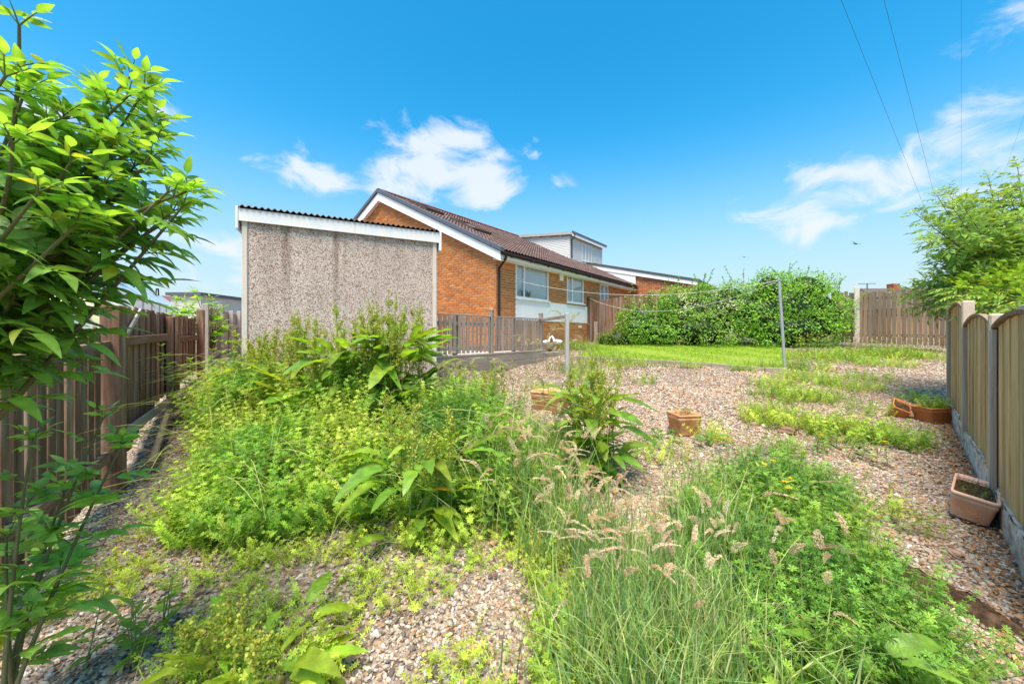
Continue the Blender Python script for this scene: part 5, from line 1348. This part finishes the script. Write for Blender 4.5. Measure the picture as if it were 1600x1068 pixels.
def sprig_mass(b, poly, n, H, cols, tpls=SPR, size=1.0, lumpf=2.3, tilt=.45, hf=None):
    P, d = fill(poly, n); m = len(P)
    h = H * (1 - np.exp(-d / .28)) * (.75 + .35 * np.sin(P[:, 0] * lumpf + 1) * np.sin(P[:, 1] * lumpf * 1.2))
    if hf is not None: h = h * hf(P)
    z = g(P[:, 0], P[:, 1]) + np.maximum(0, h - .22) * rng.uniform(.0, 1.0, m) ** .6
    dirs = nrmz(np.stack([rng.normal(0, tilt, m), rng.normal(-.12, tilt, m), np.ones(m)], 1))
    z_ax = dirs; x_ax = nrmz(np.cross(runit(m), z_ax)); y_ax = np.cross(z_ax, x_ax); F = np.stack([x_ax, y_ax, z_ax], -1)
    f = .5 + .25 * np.sin(P[:, 0] * 4.1 + 2 * np.sin(P[:, 1] * 2.3)) + .25 * np.sin(P[:, 1] * 5.2 + 1.7 * np.sin(P[:, 0] * 3.1)) + rng.normal(0, .18, m)
    idx = np.clip((f * len(cols)).astype(int), 0, len(cols) - 1); order = np.argsort([c_[0] for c_ in cols])
    col = np.array(cols)[order][idx] * rng.uniform(.7, 1.25, (m, 1)); k = rng.integers(0, len(tpls), m); s = size * rng.uniform(.6, 1.35, m)
    for i, t in enumerate(tpls):
        q = k == i; b.inst(t, np.column_stack([P, z])[q], F[q], s[q], col[q])

def strands(b, poly, n, l0, l1, H, col, w=.0018):
    P, d = fill(poly, n)
    for p in P:
        a = rng.uniform(0, 6.28); l = rng.uniform(l0, l1); z = gz(*p) + rng.uniform(0, H); dv = np.array([math.cos(a), math.sin(a) - .3, 0]); 
        b.tube(bez(np.array([*p, z]), np.array([*p, z + l * .45]) + dv * l * .3, np.array([*p, z + rng.uniform(-.05, .3) * l]) + dv * l, 7), [w] * 5 + [w * .8, w * .5], 3, np.array(col) * rng.uniform(.8, 1.2), False)

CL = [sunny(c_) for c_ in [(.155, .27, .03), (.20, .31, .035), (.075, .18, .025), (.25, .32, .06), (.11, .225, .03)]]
MASS_L = [(-2.5, 2.72), (-1.95, 2.6), (-1.15, 2.9), (-1.0, 3.3), (-1.25, 4.0), (-1.3, 4.9), (-2.4, 4.75), (-3.5, 4.95), (-4.1, 5.5), (-3.85, 4.7), (-3.2, 3.95), (-2.7, 3.3)]
b = MB(); sprig_mass(b, MASS_L, 6000, 1.0, CL, hf=lambda P: .38 + 1.02 * sstep(2.6, 4.3, P[:, 1]))
strands(b, MASS_L, 260, .4, .95, .6, (.46, .50, .17), .0022)
strands(b, MASS_L, 90, .3, .8, .5, (.34, .25, .13), .0024)
sprig_mass(b, [(-1.2, 3.9), (-1.0, 4.8), (-2.4, 4.8), (-3.6, 5.1), (-4.2, 5.4), (-3.4, 4.0), (-2.2, 3.6)], 520, 1.25, [(.34, .40, .06), (.28, .37, .05)], SPR, 1.15, 3.0, .18)
tag(b.build('goosegrass', M_GRASS), 'tangled bright green goosegrass filling the bed before the garage', 'weeds', kind='stuff')
MASS_R = [(1.15, 2.7), (1.5, 3.15), (2.1, 3.6), (2.6, 3.75), (2.8, 3.3), (2.5, 2.85), (2.25, 2.4), (2.25, 2.05), (2.1, 1.75), (1.7, 1.55), (1.15, 1.6), (1.2, 2.2)]
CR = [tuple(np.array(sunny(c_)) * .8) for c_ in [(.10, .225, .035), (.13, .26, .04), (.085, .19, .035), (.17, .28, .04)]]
b = MB(); sprig_mass(b, MASS_R, 2500, .5, CR, hf=lambda P: 1.0 - .45 * sstep(2.6, 3.6, P[:, 1]), size=.95)
strands(b, MASS_R, 50, .3, .6, .3, (.22, .32, .09)); strands(b, MASS_R, 40, .25, .55, .3, (.40, .30, .17), .002)
tag(b.build('goosegrass', M_GRASS), 'mid green goosegrass mound in the right foreground', 'weeds', kind='stuff')
MASS_M = [(-1.15, 2.95), (-.5, 2.95), (0.0, 3.05), (.45, 3.4), (.5, 4.2), (.1, 4.8), (-.5, 5.4), (-1.2, 5.5), (-1.35, 4.4), (-1.2, 3.6)]
b = MB(); sprig_mass(b, MASS_M, 3200, 1.1, CL + CR, hf=lambda P: .65 + .35 * sstep(3.0, 3.7, P[:, 1]))
strands(b, MASS_M, 70, .3, .7, .5, (.38, .27, .15), .0024); strands(b, MASS_M, 200, .3, .75, .7, (.44, .46, .2), .002)
tag(b.build('goosegrass', M_GRASS), 'tall tangle of goosegrass and fine stems in the middle of the garden', 'weeds', kind='stuff')

# thin creeping weeds over the gravel
b = MB()
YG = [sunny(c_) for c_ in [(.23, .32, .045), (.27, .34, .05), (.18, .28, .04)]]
for (cx_, cy_, rx, ry, n, H) in ((-1.2, 1.9, .5, .3, 330, .22), (-.75, 2.3, .4, .2, 110, .12), (-1.75, 2.35, .4, .15, 80, .12), (-.35, 2.65, .5, .15, 110, .12), (-1.5, 2.58, .5, .12, 130, .15), (.3, 2.35, .2, .45, 240, .2), (-.2, 1.7, .25, .3, 90, .12), (.25, 1.75, .2, .35, 260, .3), (.25, 2.9, .5, .3, 260, .2),
                                 (-2.5, 2.3, .25, .3, 120, .12), (-2.6, 3.2, .35, .5, 140, .14), (-.8, 2.8, .5, .15, 120, .1)):
    pol = [(cx_ + rx * math.cos(a) * rng.uniform(.8, 1.2), cy_ + ry * math.sin(a) * rng.uniform(.8, 1.2)) for a in np.linspace(0, 6.28, 14)[:-1]]
    sprig_mass(b, pol, n, H, YG, SPR_FEW, .8, 5.0, .8)
strands(b, [(-2.4, 2.0), (-.3, 1.9), (.2, 2.8), (-1.0, 2.9), (-2.4, 2.6)], 70, .2, .5, .02, (.36, .33, .16), .0014)
tag(b.build('creeping_weeds', M_GRASS), 'sparse yellow green weeds creeping over the near gravel', 'weeds', kind='stuff')
b = MB()
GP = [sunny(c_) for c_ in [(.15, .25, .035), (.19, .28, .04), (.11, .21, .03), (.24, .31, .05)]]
for (cx_, cy_, rx, ry, n, H) in ((3.72, 5.5, .45, .45, 330, .22), (4.2, 4.85, .55, .42, 420, .26), (4.6, 4.6, .35, .3, 240, .22), (5.0, 6.7, .7, .5, 420, .2), (6.3, 8.1, .6, .7, 330, .22), (6.6, 7.3, .5, .35, 190, .16), (9.0, 11.0, 1.2, .8, 700, .4), (11.2, 11.6, 1.4, .8, 800, .42), (9.8, 10.0, .8, .4, 240, .2), (12.2, 10.8, .9, .6, 300, .3),
                                 (5.2, 7.7, .5, .35, 180, .14), (2.7, 7.8, .25, .2, 50, .1), (4.5, 9.6, .35, .15, 60, .12), (5.5, 9.3, .35, .15, 80, .16), (2.6, 9.9, .9, .35, 160, .2), (7.4, 9.6, .5, .5, 200, .25), (1.7, 8.4, .5, .5, 160, .25), (3.2, 10.2, .4, .2, 60, .14), (2.5, 4.75, .2, .16, 60, .14), (3.0, 4.3, .3, .2, 60, .1), (1.6, 4.3, .4, .35, 90, .12), (.5, 7.3, .35, .2, 60, .1),
                                 (3.0, 3.0, .25, .3, 40, .1), (2.2, 13.4, .7, .9, 300, .3), (5.4, 5.9, .3, .3, 60, .12), (7.7, 8.3, .5, .4, 120, .12), (6.8, 6.6, .2, .25, 60, .16)):
    pol = [(cx_ + rx * math.cos(a) * rng.uniform(.7, 1.25), cy_ + ry * math.sin(a) * rng.uniform(.7, 1.25)) for a in np.linspace(0, 6.28, 14)[:-1]]
    sprig_mass(b, pol, int(n * .62), H, GP, SPR_FEW, 1.15, 3.1, .6)
tag(b.build('low_weeds', M_GRASS), 'low green weeds in patches on the gravel towards the lawn', 'weeds', kind='stuff')

# grasses
def blade_tpl(seed, n=4, bend=.4, w=.012):
    r = np.random.default_rng(seed); t = np.linspace(0, 1, n + 1); V = []
    for k in t: hw = w / 2 * (1 - k ** 1.6) + .0006; y = bend * k * k; V += [(-hw, y, k - .25 * bend * k ** 3), (hw, y, k - .25 * bend * k ** 3)]
    return np.array(V), np.array([(2 * i, 2 * i + 1, 2 * i + 3, 2 * i + 2) for i in range(n)])
BLD = [blade_tpl(i, 4, bd) for i, bd in enumerate((.1, .25, .45, .75))]
def grass(b, P, h0, h1, cols, wide=1.0, lean=.12, tpls=BLD):
    m = len(P); a = rng.uniform(0, 6.28, m); Z = nrmz(np.stack([rng.normal(0, lean, m), rng.normal(0, lean, m), np.ones(m)], 1)); X = nrmz(np.cross(np.stack([np.cos(a), np.sin(a), 0 * a], 1), Z)); F = np.stack([X, np.cross(Z, X), Z], -1)
    h = rng.uniform(h0, h1, m); col = np.array(cols)[rng.integers(0, len(cols), m)] * rng.uniform(.8, 1.25, (m, 1)); k = rng.integers(0, len(tpls), m); pos = np.column_stack([P, g(P[:, 0], P[:, 1])])
    S = np.stack([np.full(m, wide) * rng.uniform(.6, 1.2, m), h, h], 1)
    for i, t in enumerate(tpls):
        q = k == i; b.inst(t, pos[q], F[q], S[q], col[q])
def clump_points(n, cx_, cy_, rx, ry): return np.column_stack([cx_ + rng.normal(0, .5, n) * rx, cy_ + rng.normal(0, .5, n) * ry])
GC = [(.15, .28, .09), (.20, .34, .09), (.27, .40, .09), (.12, .24, .09), (.40, .47, .16), (.48, .49, .24)]
b = MB()
for (cx_, cy_, rx, ry, n, h0, h1) in ((.66, 1.72, .42, .42, 1800, .25, .50), (.8, 2.15, .36, .4, 700, .26, .48), (.42, 1.85, .2, .5, 240, .2, .45), (1.1, 1.75, .3, .5, 350, .25, .5), (.45, 2.6, .4, .3, 380, .3, .6), (1.35, 2.5, .35, .4, 500, .3, .6), (.15, 3.1, .4, .4, 300, .4, .75), (.25, 3.6, .35, .35, 260, .4, .8), (1.6, 3.1, .3, .3, 160, .3, .6)):
    grass(b, clump_points(n, cx_, cy_, rx, ry), h0, h1, GC, .8)
tag(b.build('long_grass', M_GRASS), 'long blue green grass blades in the right foreground', 'grass', kind='stuff')
b = MB(); P, d = fill(LAWN, 26000); P3 = len(P); grass(b, P, .025, .06, [(.30, .44, .04), (.26, .40, .04), (.36, .48, .06), (.22, .36, .03)], 1.4, .35, [blade_tpl(9, 2, .4, .012)])
o = tag(b.build('lawn_grass', M_GRASS, None, False, (0, 0, .03)), 'short bright green lawn grass', 'grass', kind='stuff')
b = MB()
for (cx_, cy_, rx, ry, n, h0, h1) in ((9.0, 11.2, 1.0, .5, 300, .2, .45), (11.3, 11.7, 1.3, .6, 600, .25, .5), (2.6, 10.6, 1.0, .6, 300, .15, .4), (6.5, 9.6, .6, .5, 160, .15, .35), (2.2, 13.2, .8, 1.2, 500, .2, .5), (4.0, 9.9, 1.6, .3, 180, .1, .22), (9.0, 13.7, 3.0, .2, 300, .1, .2), (1.6, 9.2, .7, .6, 200, .2, .5), (5.0, 6.6, .9, .6, 200, .1, .25), (4.2, 4.9, .7, .5, 200, .12, .28), (3.7, 5.5, .5, .4, 140, .1, .25)):
    grass(b, clump_points(n, cx_, cy_, rx, ry), h0, h1, [(.19, .28, .05), (.15, .24, .04), (.27, .30, .10)], 1.0, .3)
tag(b.build('rough_grass', M_GRASS), 'rough grass tufts round the lawn and the far gravel', 'grass', kind='stuff')

def panicle_tpl(seed, n=110, L_=.13, nod=.5, open_=.020):
    """soft seed head along +z, nodding towards +y"""
    r = np.random.default_rng(seed); V = []; Q = []; C = []
    for i in range(n):
        k = r.uniform(0, 1); w = open_ * (math.sin(math.pi * (k * .85 + .12)) + .15); a = r.uniform(0, 6.28)
        ax = np.array([0, nod * k * k, k - .35 * nod * k * k]) * L_; p = ax + np.array([math.cos(a), math.sin(a), 0]) * w * r.uniform(.2, 1)
        d = nrmz(np.array([math.cos(a) * .5, math.sin(a) * .5 + nod * k, .9 - .5 * nod * k])); sd = nrmz(np.cross(d, r.normal(size=3))); l = r.uniform(.007, .013)
        s = len(V); V += [p, p + d * l * .5 + sd * .0030, p + d * l, p + d * l * .5 - sd * .0030]; Q.append((s, s + 1, s + 2, s + 3)); C += [r.uniform(.75, 1.25)] * 4
    return np.array(V), np.array(Q), np.array(C)
PAN = [panicle_tpl(i, 260, l, nd, op) for i, (l, nd, op) in enumerate(((.13, .3, .017), (.16, .9, .014), (.12, .5, .026), (.15, 1.3, .012)))]
b = MB()
def heads(b, n, cx_, cy_, rx, ry, z0, z1, cols, sz=1.0):
    P = clump_points(n, cx_, cy_, rx, ry)
    for p in P:
        zt = gz(*p) + rng.uniform(z0, z1); a = rng.uniform(0, 6.28); ln = rng.uniform(.04, .16); e = np.array([p[0] + math.cos(a) * ln, p[1] + math.sin(a) * ln, zt]); base = np.array([p[0], p[1], gz(*p)])
        c = np.array(cols[rng.integers(len(cols))]) * rng.uniform(.85, 1.15)
        b.tube(bez(base, (base + e) / 2 + np.array([0, 0, .08]), e, 6), [.0016] * 6, 3, (.20, .27, .09), False)
        t = nrmz(np.array([math.cos(a) * .35, math.sin(a) * .35, 1])); y = nrmz(np.array([math.cos(a), math.sin(a), 0]) - t * (math.cos(a) * t[0] + math.sin(a) * t[1])); F = np.stack([np.cross(y, t), y, t], -1)
        b.inst(PAN[rng.integers(len(PAN))], e[None], F[None], np.array([sz * rng.uniform(.8, 1.25)]), c[None])
SH = [(.62, .44, .33), (.64, .52, .39), (.58, .40, .32), (.68, .56, .44)]
heads(b, 40, .66, 1.95, .42, .38, .40, .58, SH, .62); heads(b, 44, .62, 2.35, .5, .35, .4, .58, SH, .68); heads(b, 16, 1.2, 2.2, .35, .4, .42, .58, SH, .7); heads(b, 46, .3, 2.8, .5, .4, .4, .62, SH, .72); heads(b, 30, .15, 3.2, .4, .4, .55, .8, SH, .8); heads(b, 8, 1.5, 2.1, .3, .3, .42, .55, SH, .75)
tag(b.build('grass_seed_heads', M_SEED), 'pinkish nodding seed heads over the long foreground grass', 'grass', kind='stuff')
b = MB(); SH2 = [(.46, .40, .28), (.40, .36, .22)]
heads(b, 40, -.2, 4.2, .9, .7, .75, 1.05, SH2, .8); heads(b, 24, .9, 9.0, .9, .7, .4, .8, SH2, 1.6); heads(b, 16, 1.9, 12.4, .6, .8, .6, 1.2, SH2, 1.8); heads(b, 20, .4, 3.9, .4, .4, .5, .8, SH2, .8); heads(b, 22, -1.0, 5.0, .5, .5, .5, .8, SH2, .9)
tag(b.build('grass_seed_heads', M_SEED), 'buff dry seed heads standing among the weeds before the deck railing', 'grass', kind='stuff')

# dock plants: wavy strap leaves and branched seed stalks
def dock(label, x, y, stalks, hmax, leaves, leaf_len, col, seedcol=(.36, .40, .07), spread=.18, lz=.55):
    base = np.array([x, y, gz(x, y)]); t = thing('dock_plant', label, 'plant', tuple(base)); st = MB(); sd = MB(); lv = MB()
    pos = []; d = []; up = []; sz = []
    for i in range(stalks):
        a = rng.uniform(0, 6.28); r_ = spread * math.sqrt(rng.random()); p0 = np.array([r_ * math.cos(a), r_ * math.sin(a), 0]); h = hmax * rng.uniform(.72, 1.0); top = p0 + np.array([rng.normal(0, .10), rng.normal(0, .10), h]); P = bez(p0, (p0 + top) / 2 + np.array([rng.normal(0, .03), rng.normal(0, .03), 0]), top, 10)
        st.tube(P, np.linspace(.007, .002, 10), 4, (.20, .27, .06), False)
        for j in range(13):                         # seed branches
            k = .48 + .5 * j / 13; q = P[int(k * 9)]; a = rng.uniform(0, 6.28); l = (.26 * (1 - k) + .06) * rng.uniform(.7, 1.2); e = q + np.array([math.cos(a) * l * .5, math.sin(a) * l * .5, l])
            st.tube([q, (q + e) / 2 + (0, 0, .01), e], [.002, .0016, .001], 3, (.21, .28, .06), False)
            m = 46; tt = rng.uniform(.05, 1, m)[:, None]; pp = q + (e - q) * tt + rng.normal(0, .010, (m, 3)); sd.inst(RHOMB, pp, frames(runit(m), runit(m)), rng.uniform(.010, .019, m), tint(seedcol, m, .3, .2))
        m = 90; pp = top + np.column_stack([rng.normal(0, .01, (m, 2)), -rng.uniform(0, .30, m)]); sd.inst(RHOMB, pp, frames(runit(m), runit(m)), rng.uniform(.009, .017, m), tint(seedcol, m, .3, .2))
        for j in range(5):
            k = .1 + .42 * rng.random(); q = P[int(k * 9)]; a = rng.uniform(0, 6.28); pos.append(q); d.append((math.cos(a), math.sin(a), .5)); up.append((0, 0, 1)); sz.append(leaf_len * (1 - k) * rng.uniform(.6, 1))
    for i in range(leaves):
        a = rng.uniform(0, 6.28); r_ = spread * 1.2 * math.sqrt(rng.random()); pos.append((r_ * math.cos(a), r_ * math.sin(a), rng.uniform(.02, lz))); d.append((math.cos(a), math.sin(a) - .15, rng.uniform(.1, 1.1))); up.append((0, 0, 1)); sz.append(leaf_len * rng.uniform(.6, 1.15))
    n = len(pos); scatter_leaves(lv, LF_DOCK, np.array(pos), np.array(d, float), np.array(up, float) + rng.normal(0, .2, (n, 3)), np.array(sz), tint(col, n, .25, .15))
    lv.build('leaves', M_GLOSS, t, True)
    if st.n: tag(st.build('stalks', M_GREENSTEM, t, True), kind='stuff')
    if sd.n: tag(sd.build('seed_clusters', M_SEED, t), kind='stuff')
    return t
DK = (.16, .28, .03)
dock('tall dock plant with seed stalks nearest the middle of the garage wall', -1.85, 4.4, 16, 1.58, 80, .38, DK, lz=1.0, spread=.3)
dock('tall leafy dock plant with pale spikes in front of the right half of the garage', -1.35, 4.45, 24, 1.72, 110, .40, (.17, .30, .03), lz=1.15, spread=.3)
dock('tall dock plant in front of the left half of the garage wall', -2.4, 4.45, 16, 1.42, 60, .34, (.2, .31, .03), lz=.8, spread=.3)
dock('yellow green seeding dock at the left corner of the garage', -3.05, 4.75, 13, 1.12, 40, .30, (.22, .32, .03), (.36, .40, .06), lz=.6, spread=.3)
dock('big dock plant with drooping broad leaves at the front of the middle weeds', -.72, 3.05, 6, .98, 70, .30, (.21, .33, .035), lz=.6, spread=.34)
dock('upright dock plant standing alone left of the square pot', .80, 3.75, 13, 1.22, 120, .27, (.18, .30, .028), spread=.24, lz=.85)
dock('bushy dock plant behind the middle tangle near the sleeper wall', -.35, 4.9, 9, .98, 36, .28, (.2, .31, .03), spread=.3)
dock('broad dock leaves rising at the bottom right edge of the picture', 1.45, 1.62, 0, .3, 12, .24, (.15, .28, .03), lz=.36, spread=.12)
dock('low yellow green broadleaf weed at the bottom left of the gravel', -1.15, 1.75, 3, .45, 30, .22, (.27, .38, .03), lz=.2, spread=.28)
dock('low dark broadleaf weed by the left foot of the square pot', 1.85, 4.75, 0, .3, 14, .15, (.09, .20, .03), lz=.12, spread=.1)
dock('pale broadleaf weed in front of the square pot', 2.32, 4.5, 0, .3, 9, .18, (.13, .25, .05), lz=.2, spread=.07)
# yellowed leaf
b = MB(); scatter_leaves(b, LF_DOCK[:1], np.array([(0, 0, .0)]), np.array([(.9, -.4, .35)]), np.array([(0, 0, 1.)]), np.array([.22]), np.array([(.55, .28, .03)])); tag(b.build('withered_leaf', M_LEAF, None, True, (-.62, 2.88, .42)), 'orange withered dock leaf in the middle weeds', 'leaf')

# nettle-like plant by the left fence, heart-leaved climbers, yellow flowers
def herb(name, label, x, y, stems, h, step, ll, tpls, col, young, spread=.12, flowers=0, fcol=(.75, .50, .02)):
    base = np.array([x, y, gz(x, y)]); t = thing(name, label, 'plant', tuple(base)); st = MB(); lv = MB(); pos = []; d = []; sz = []; cs = []; fl = MB(); nf = 0
    for i in range(stems):
        a = rng.uniform(0, 6.28); r_ = spread * math.sqrt(rng.random()); p0 = np.array([r_ * math.cos(a), r_ * math.sin(a), 0]); hh = h * rng.uniform(.65, 1); e = p0 + np.array([rng.normal(0, .16) * hh, rng.normal(0, .16) * hh, hh]); P = bez(p0, (p0 + e) / 2, e, 8); st.tube(P, np.linspace(.005, .002, 8), 4, (.16, .24, .06), False)
        n = int(hh / step)
        for j in range(1, n + 1):
            k = j / (n + .2); q = p0 + (e - p0) * k
            for sg in (0, 1):
                a2 = j * 1.57 + sg * math.pi + rng.normal(0, .2); pos.append(q); d.append((math.cos(a2), math.sin(a2), .35 + .5 * k ** 3)); sz.append(ll * (1.1 - .55 * k) * rng.uniform(.8, 1.15)); cs.append(np.array(col) * (1 - k ** 2) + np.array(young) * k ** 2)
        if i < flowers:
            m = 26; a3 = rng.uniform(0, 6.28, m); D = np.stack([np.cos(a3), np.sin(a3), rng.uniform(.1, .7, m)], 1); fl.inst(RHOMB, np.repeat(e[None], m, 0), frames(D, np.tile([0, 0, 1.], (m, 1))), np.column_stack([np.full(m, .006), np.full(m, .022), np.full(m, .02)]), tint(fcol, m)); nf += 1
    scatter_leaves(lv, tpls, np.array(pos), np.array(d), np.tile([0, 0, 1.], (len(pos), 1)) + rng.normal(0, .15, (len(pos), 3)), np.array(sz), np.array(cs) * rng.uniform(.85, 1.15, (len(pos), 1)))
    lv.build('leaves', M_LEAF, t, True); tag(st.build('stems', M_GREENSTEM, t, True), kind='stuff')
    if nf: tag(fl.build('flowers', M_SEED, t), kind='stuff')
    return t
herb('leafy_weed', 'dark leafy upright weed against the end of the dark fence', -3.95, 4.75, 7, .98, .10, .17, [LF_DOCK[0], LF_ELDER[0]], (.07, .18, .03), (.16, .28, .03))
herb('leafy_weed', 'heart leaved creeper at the front right of the middle weeds', -.12, 3.05, 26, .42, .06, .075, LF_HEART, (.13, .26, .03), (.24, .34, .04), .35)
herb('leafy_weed', 'yellow flowered sow thistle rising from the right foreground mound', 2.05, 2.95, 12, .55, .06, .11, LF_LANCE + LF_ELDER[:1], (.15, .28, .03), (.24, .36, .04), .30, 5)
herb('leafy_weed', 'low yellow flowered weed on the gravel left of the pale pink trough', 3.75, 4.3, 14, .30, .05, .10, LF_LANCE + LF_SMALL, (.13, .25, .03), (.22, .33, .04), .35, 7)
herb('leafy_weed', 'yellow flowered weed beside the foot of the clothes pole', 6.95, 9.6, 9, .5, .09, .12, LF_LANCE, (.17, .27, .03), (.24, .33, .04), .25, 6)
herb('leafy_weed', 'orange yellow flowering weed in front of the hedge end', 9.6, 12.2, 24, .6, .12, .14, LF_LANCE, (.20, .28, .04), (.26, .32, .05), .5, 14, (.70, .42, .04))
herb('leafy_weed', 'yellow flowered clump near the far fence', 11.2, 11.4, 16, .55, .12, .14, LF_LANCE, (.19, .27, .04), (.24, .31, .05), .6, 8)
herb('leafy_weed', 'bright leafy weed at the bottom left beside the low elder', -1.9, 1.85, 8, .35, .05, .10, LF_LANCE + LF_ELDER[:1], (.17, .30, .03), (.26, .38, .04), .22)
# plants in the pots
def pot_plants(t, n, h, cols, sx, sy, z, tpls=SPR_FEW):
    b = MB(); P = np.column_stack([rng.uniform(-sx, sx, n), rng.uniform(-sy, sy, n), np.full(n, z)]); Z = nrmz(np.stack([rng.normal(0, .4, n), rng.normal(0, .4, n), np.ones(n)], 1)); X = nrmz(np.cross(runit(n), Z)); F = np.stack([X, np.cross(Z, X), Z], -1)
    for i, tp_ in enumerate(tpls):
        b.inst(tp_, P[i::len(tpls)], F[i::len(tpls)], h * rng.uniform(.6, 1.2, len(P[i::len(tpls)])), np.array(cols)[rng.integers(0, len(cols), len(P[i::len(tpls)]))])
    grass_n = n // 2; return tag(b.build('plants', M_GRASS, t), kind='stuff')
pot_plants(pots['a'], 60, .5, [(.20, .25, .06), (.26, .27, .10), (.15, .22, .05)], .12, .12, .24)
pot_plants(pots['b'], 70, .6, YG, .22, .10, .20)
pot_plants(pots['c'], 110, .9, GP, .2, .09, .18)
pot_plants(pots['d'], 130, .36, [(.13, .15, .05), (.20, .27, .05), (.16, .13, .07), (.10, .14, .04)], .24, .09, .155)

# ---------------------------------------------------------------- soil and fallen leaves
b = MB(); n = 900; yy = np.sqrt(rng.uniform(1.4 ** 2, 9.5 ** 2, n)); P = np.column_stack([rng.uniform(-.7, 1.05, n) * yy, yy]); pos = np.column_stack([P, g(P[:, 0], P[:, 1]) + .022])
scatter_leaves(b, LF_SMALL, pos, runit(n) * np.array([1, 1, .2]), runit(n, 2.0), rng.uniform(.015, .045, n), np.array([(.26, .16, .08), (.34, .22, .11), (.16, .10, .06), (.40, .32, .18)])[rng.integers(0, 4, n)])
for i in range(240):
    p0 = pos[rng.integers(n)] + (0, 0, .005); a = rng.uniform(0, 6.28); l = rng.uniform(.05, .22); d_ = np.array([math.cos(a) * l, math.sin(a) * l, 0]); b.tube([p0, p0 + d_ * .5 + (0, 0, .012), p0 + d_], .0022, 3, (.30, .24, .15), False)
tag(b.build('garden_litter', mat('dry litter', None, .9, .2, 20), None, False), 'dead leaf scraps and straw scattered on the gravel', 'litter', kind='stuff')
b = MB(); P_ = bez(np.array([2.35, 2.6, 0]), np.array([2.55, 2.3, 0]), np.array([2.66, 1.95, 0]), 22); V = []; nw_ = 9
for i, p in enumerate(P_):
    wd = .15 * math.sin(math.pi * (i + .5) / 22) ** .5
    for j in range(nw_):
        u = -1 + 2 * j / (nw_ - 1); x = p[0] + u * wd * .8; y = p[1] + u * wd * .6; V.append((x, y, gz(x, y) + .045 * (1 - u * u) + (.012 * rng.normal() if abs(u) < .9 else -.02)))
b.add(V, [(i * nw_ + j, i * nw_ + j + 1, (i + 1) * nw_ + j + 1, (i + 1) * nw_ + j) for i in range(21) for j in range(nw_ - 1)]); tag(b.build('bare_soil', M_SOIL, None, True), 'strip of dark bare soil in the right foreground', 'soil', kind='stuff')
b = MB(); n = 1300; s = rng.uniform(-2.2, 3.6, n); off = np.abs(rng.normal(0, .13, n)) + .05; P = RP + RD * s[:, None] + RN * off[:, None]
pos = np.column_stack([P, g(P[:, 0], P[:, 1]) + .015 + rng.uniform(0, .03, n)]); scatter_leaves(b, LF_SMALL, pos, runit(n) * np.array([1, 1, .35]), runit(n, 1.4), rng.uniform(.02, .048, n), np.array([(.30, .12, .04), (.38, .17, .06), (.22, .10, .045), (.42, .23, .10)])[rng.integers(0, 4, n)])
tag(b.build('fallen_leaves', mat('dry leaf', None, .8, .2, 20), None, True), 'brown fallen leaves drifted along the right fence', 'leaves', kind='stuff')
b = MB(); n = 2200; P = np.column_stack([12.4 + (t_ := rng.uniform(-.4, 2.6, n)) * .707 - .45 * rng.random(n), 13.8 - t_ * .707 - .45 * rng.random(n)]); pos = np.column_stack([P, g(P[:, 0], P[:, 1]) + rng.random(n) ** 1.5 * .55]); scatter_leaves(b, LF_SMALL, pos, runit(n), runit(n, .6), .05, np.array([(.24, .13, .08), (.20, .14, .06), (.30, .20, .11), (.16, .17, .05)])[rng.integers(0, 4, n)])
tag(b.build('dry_undergrowth', M_LEAF, None, True), 'reddish brown dry undergrowth at the foot of the far fence', 'undergrowth', kind='stuff')
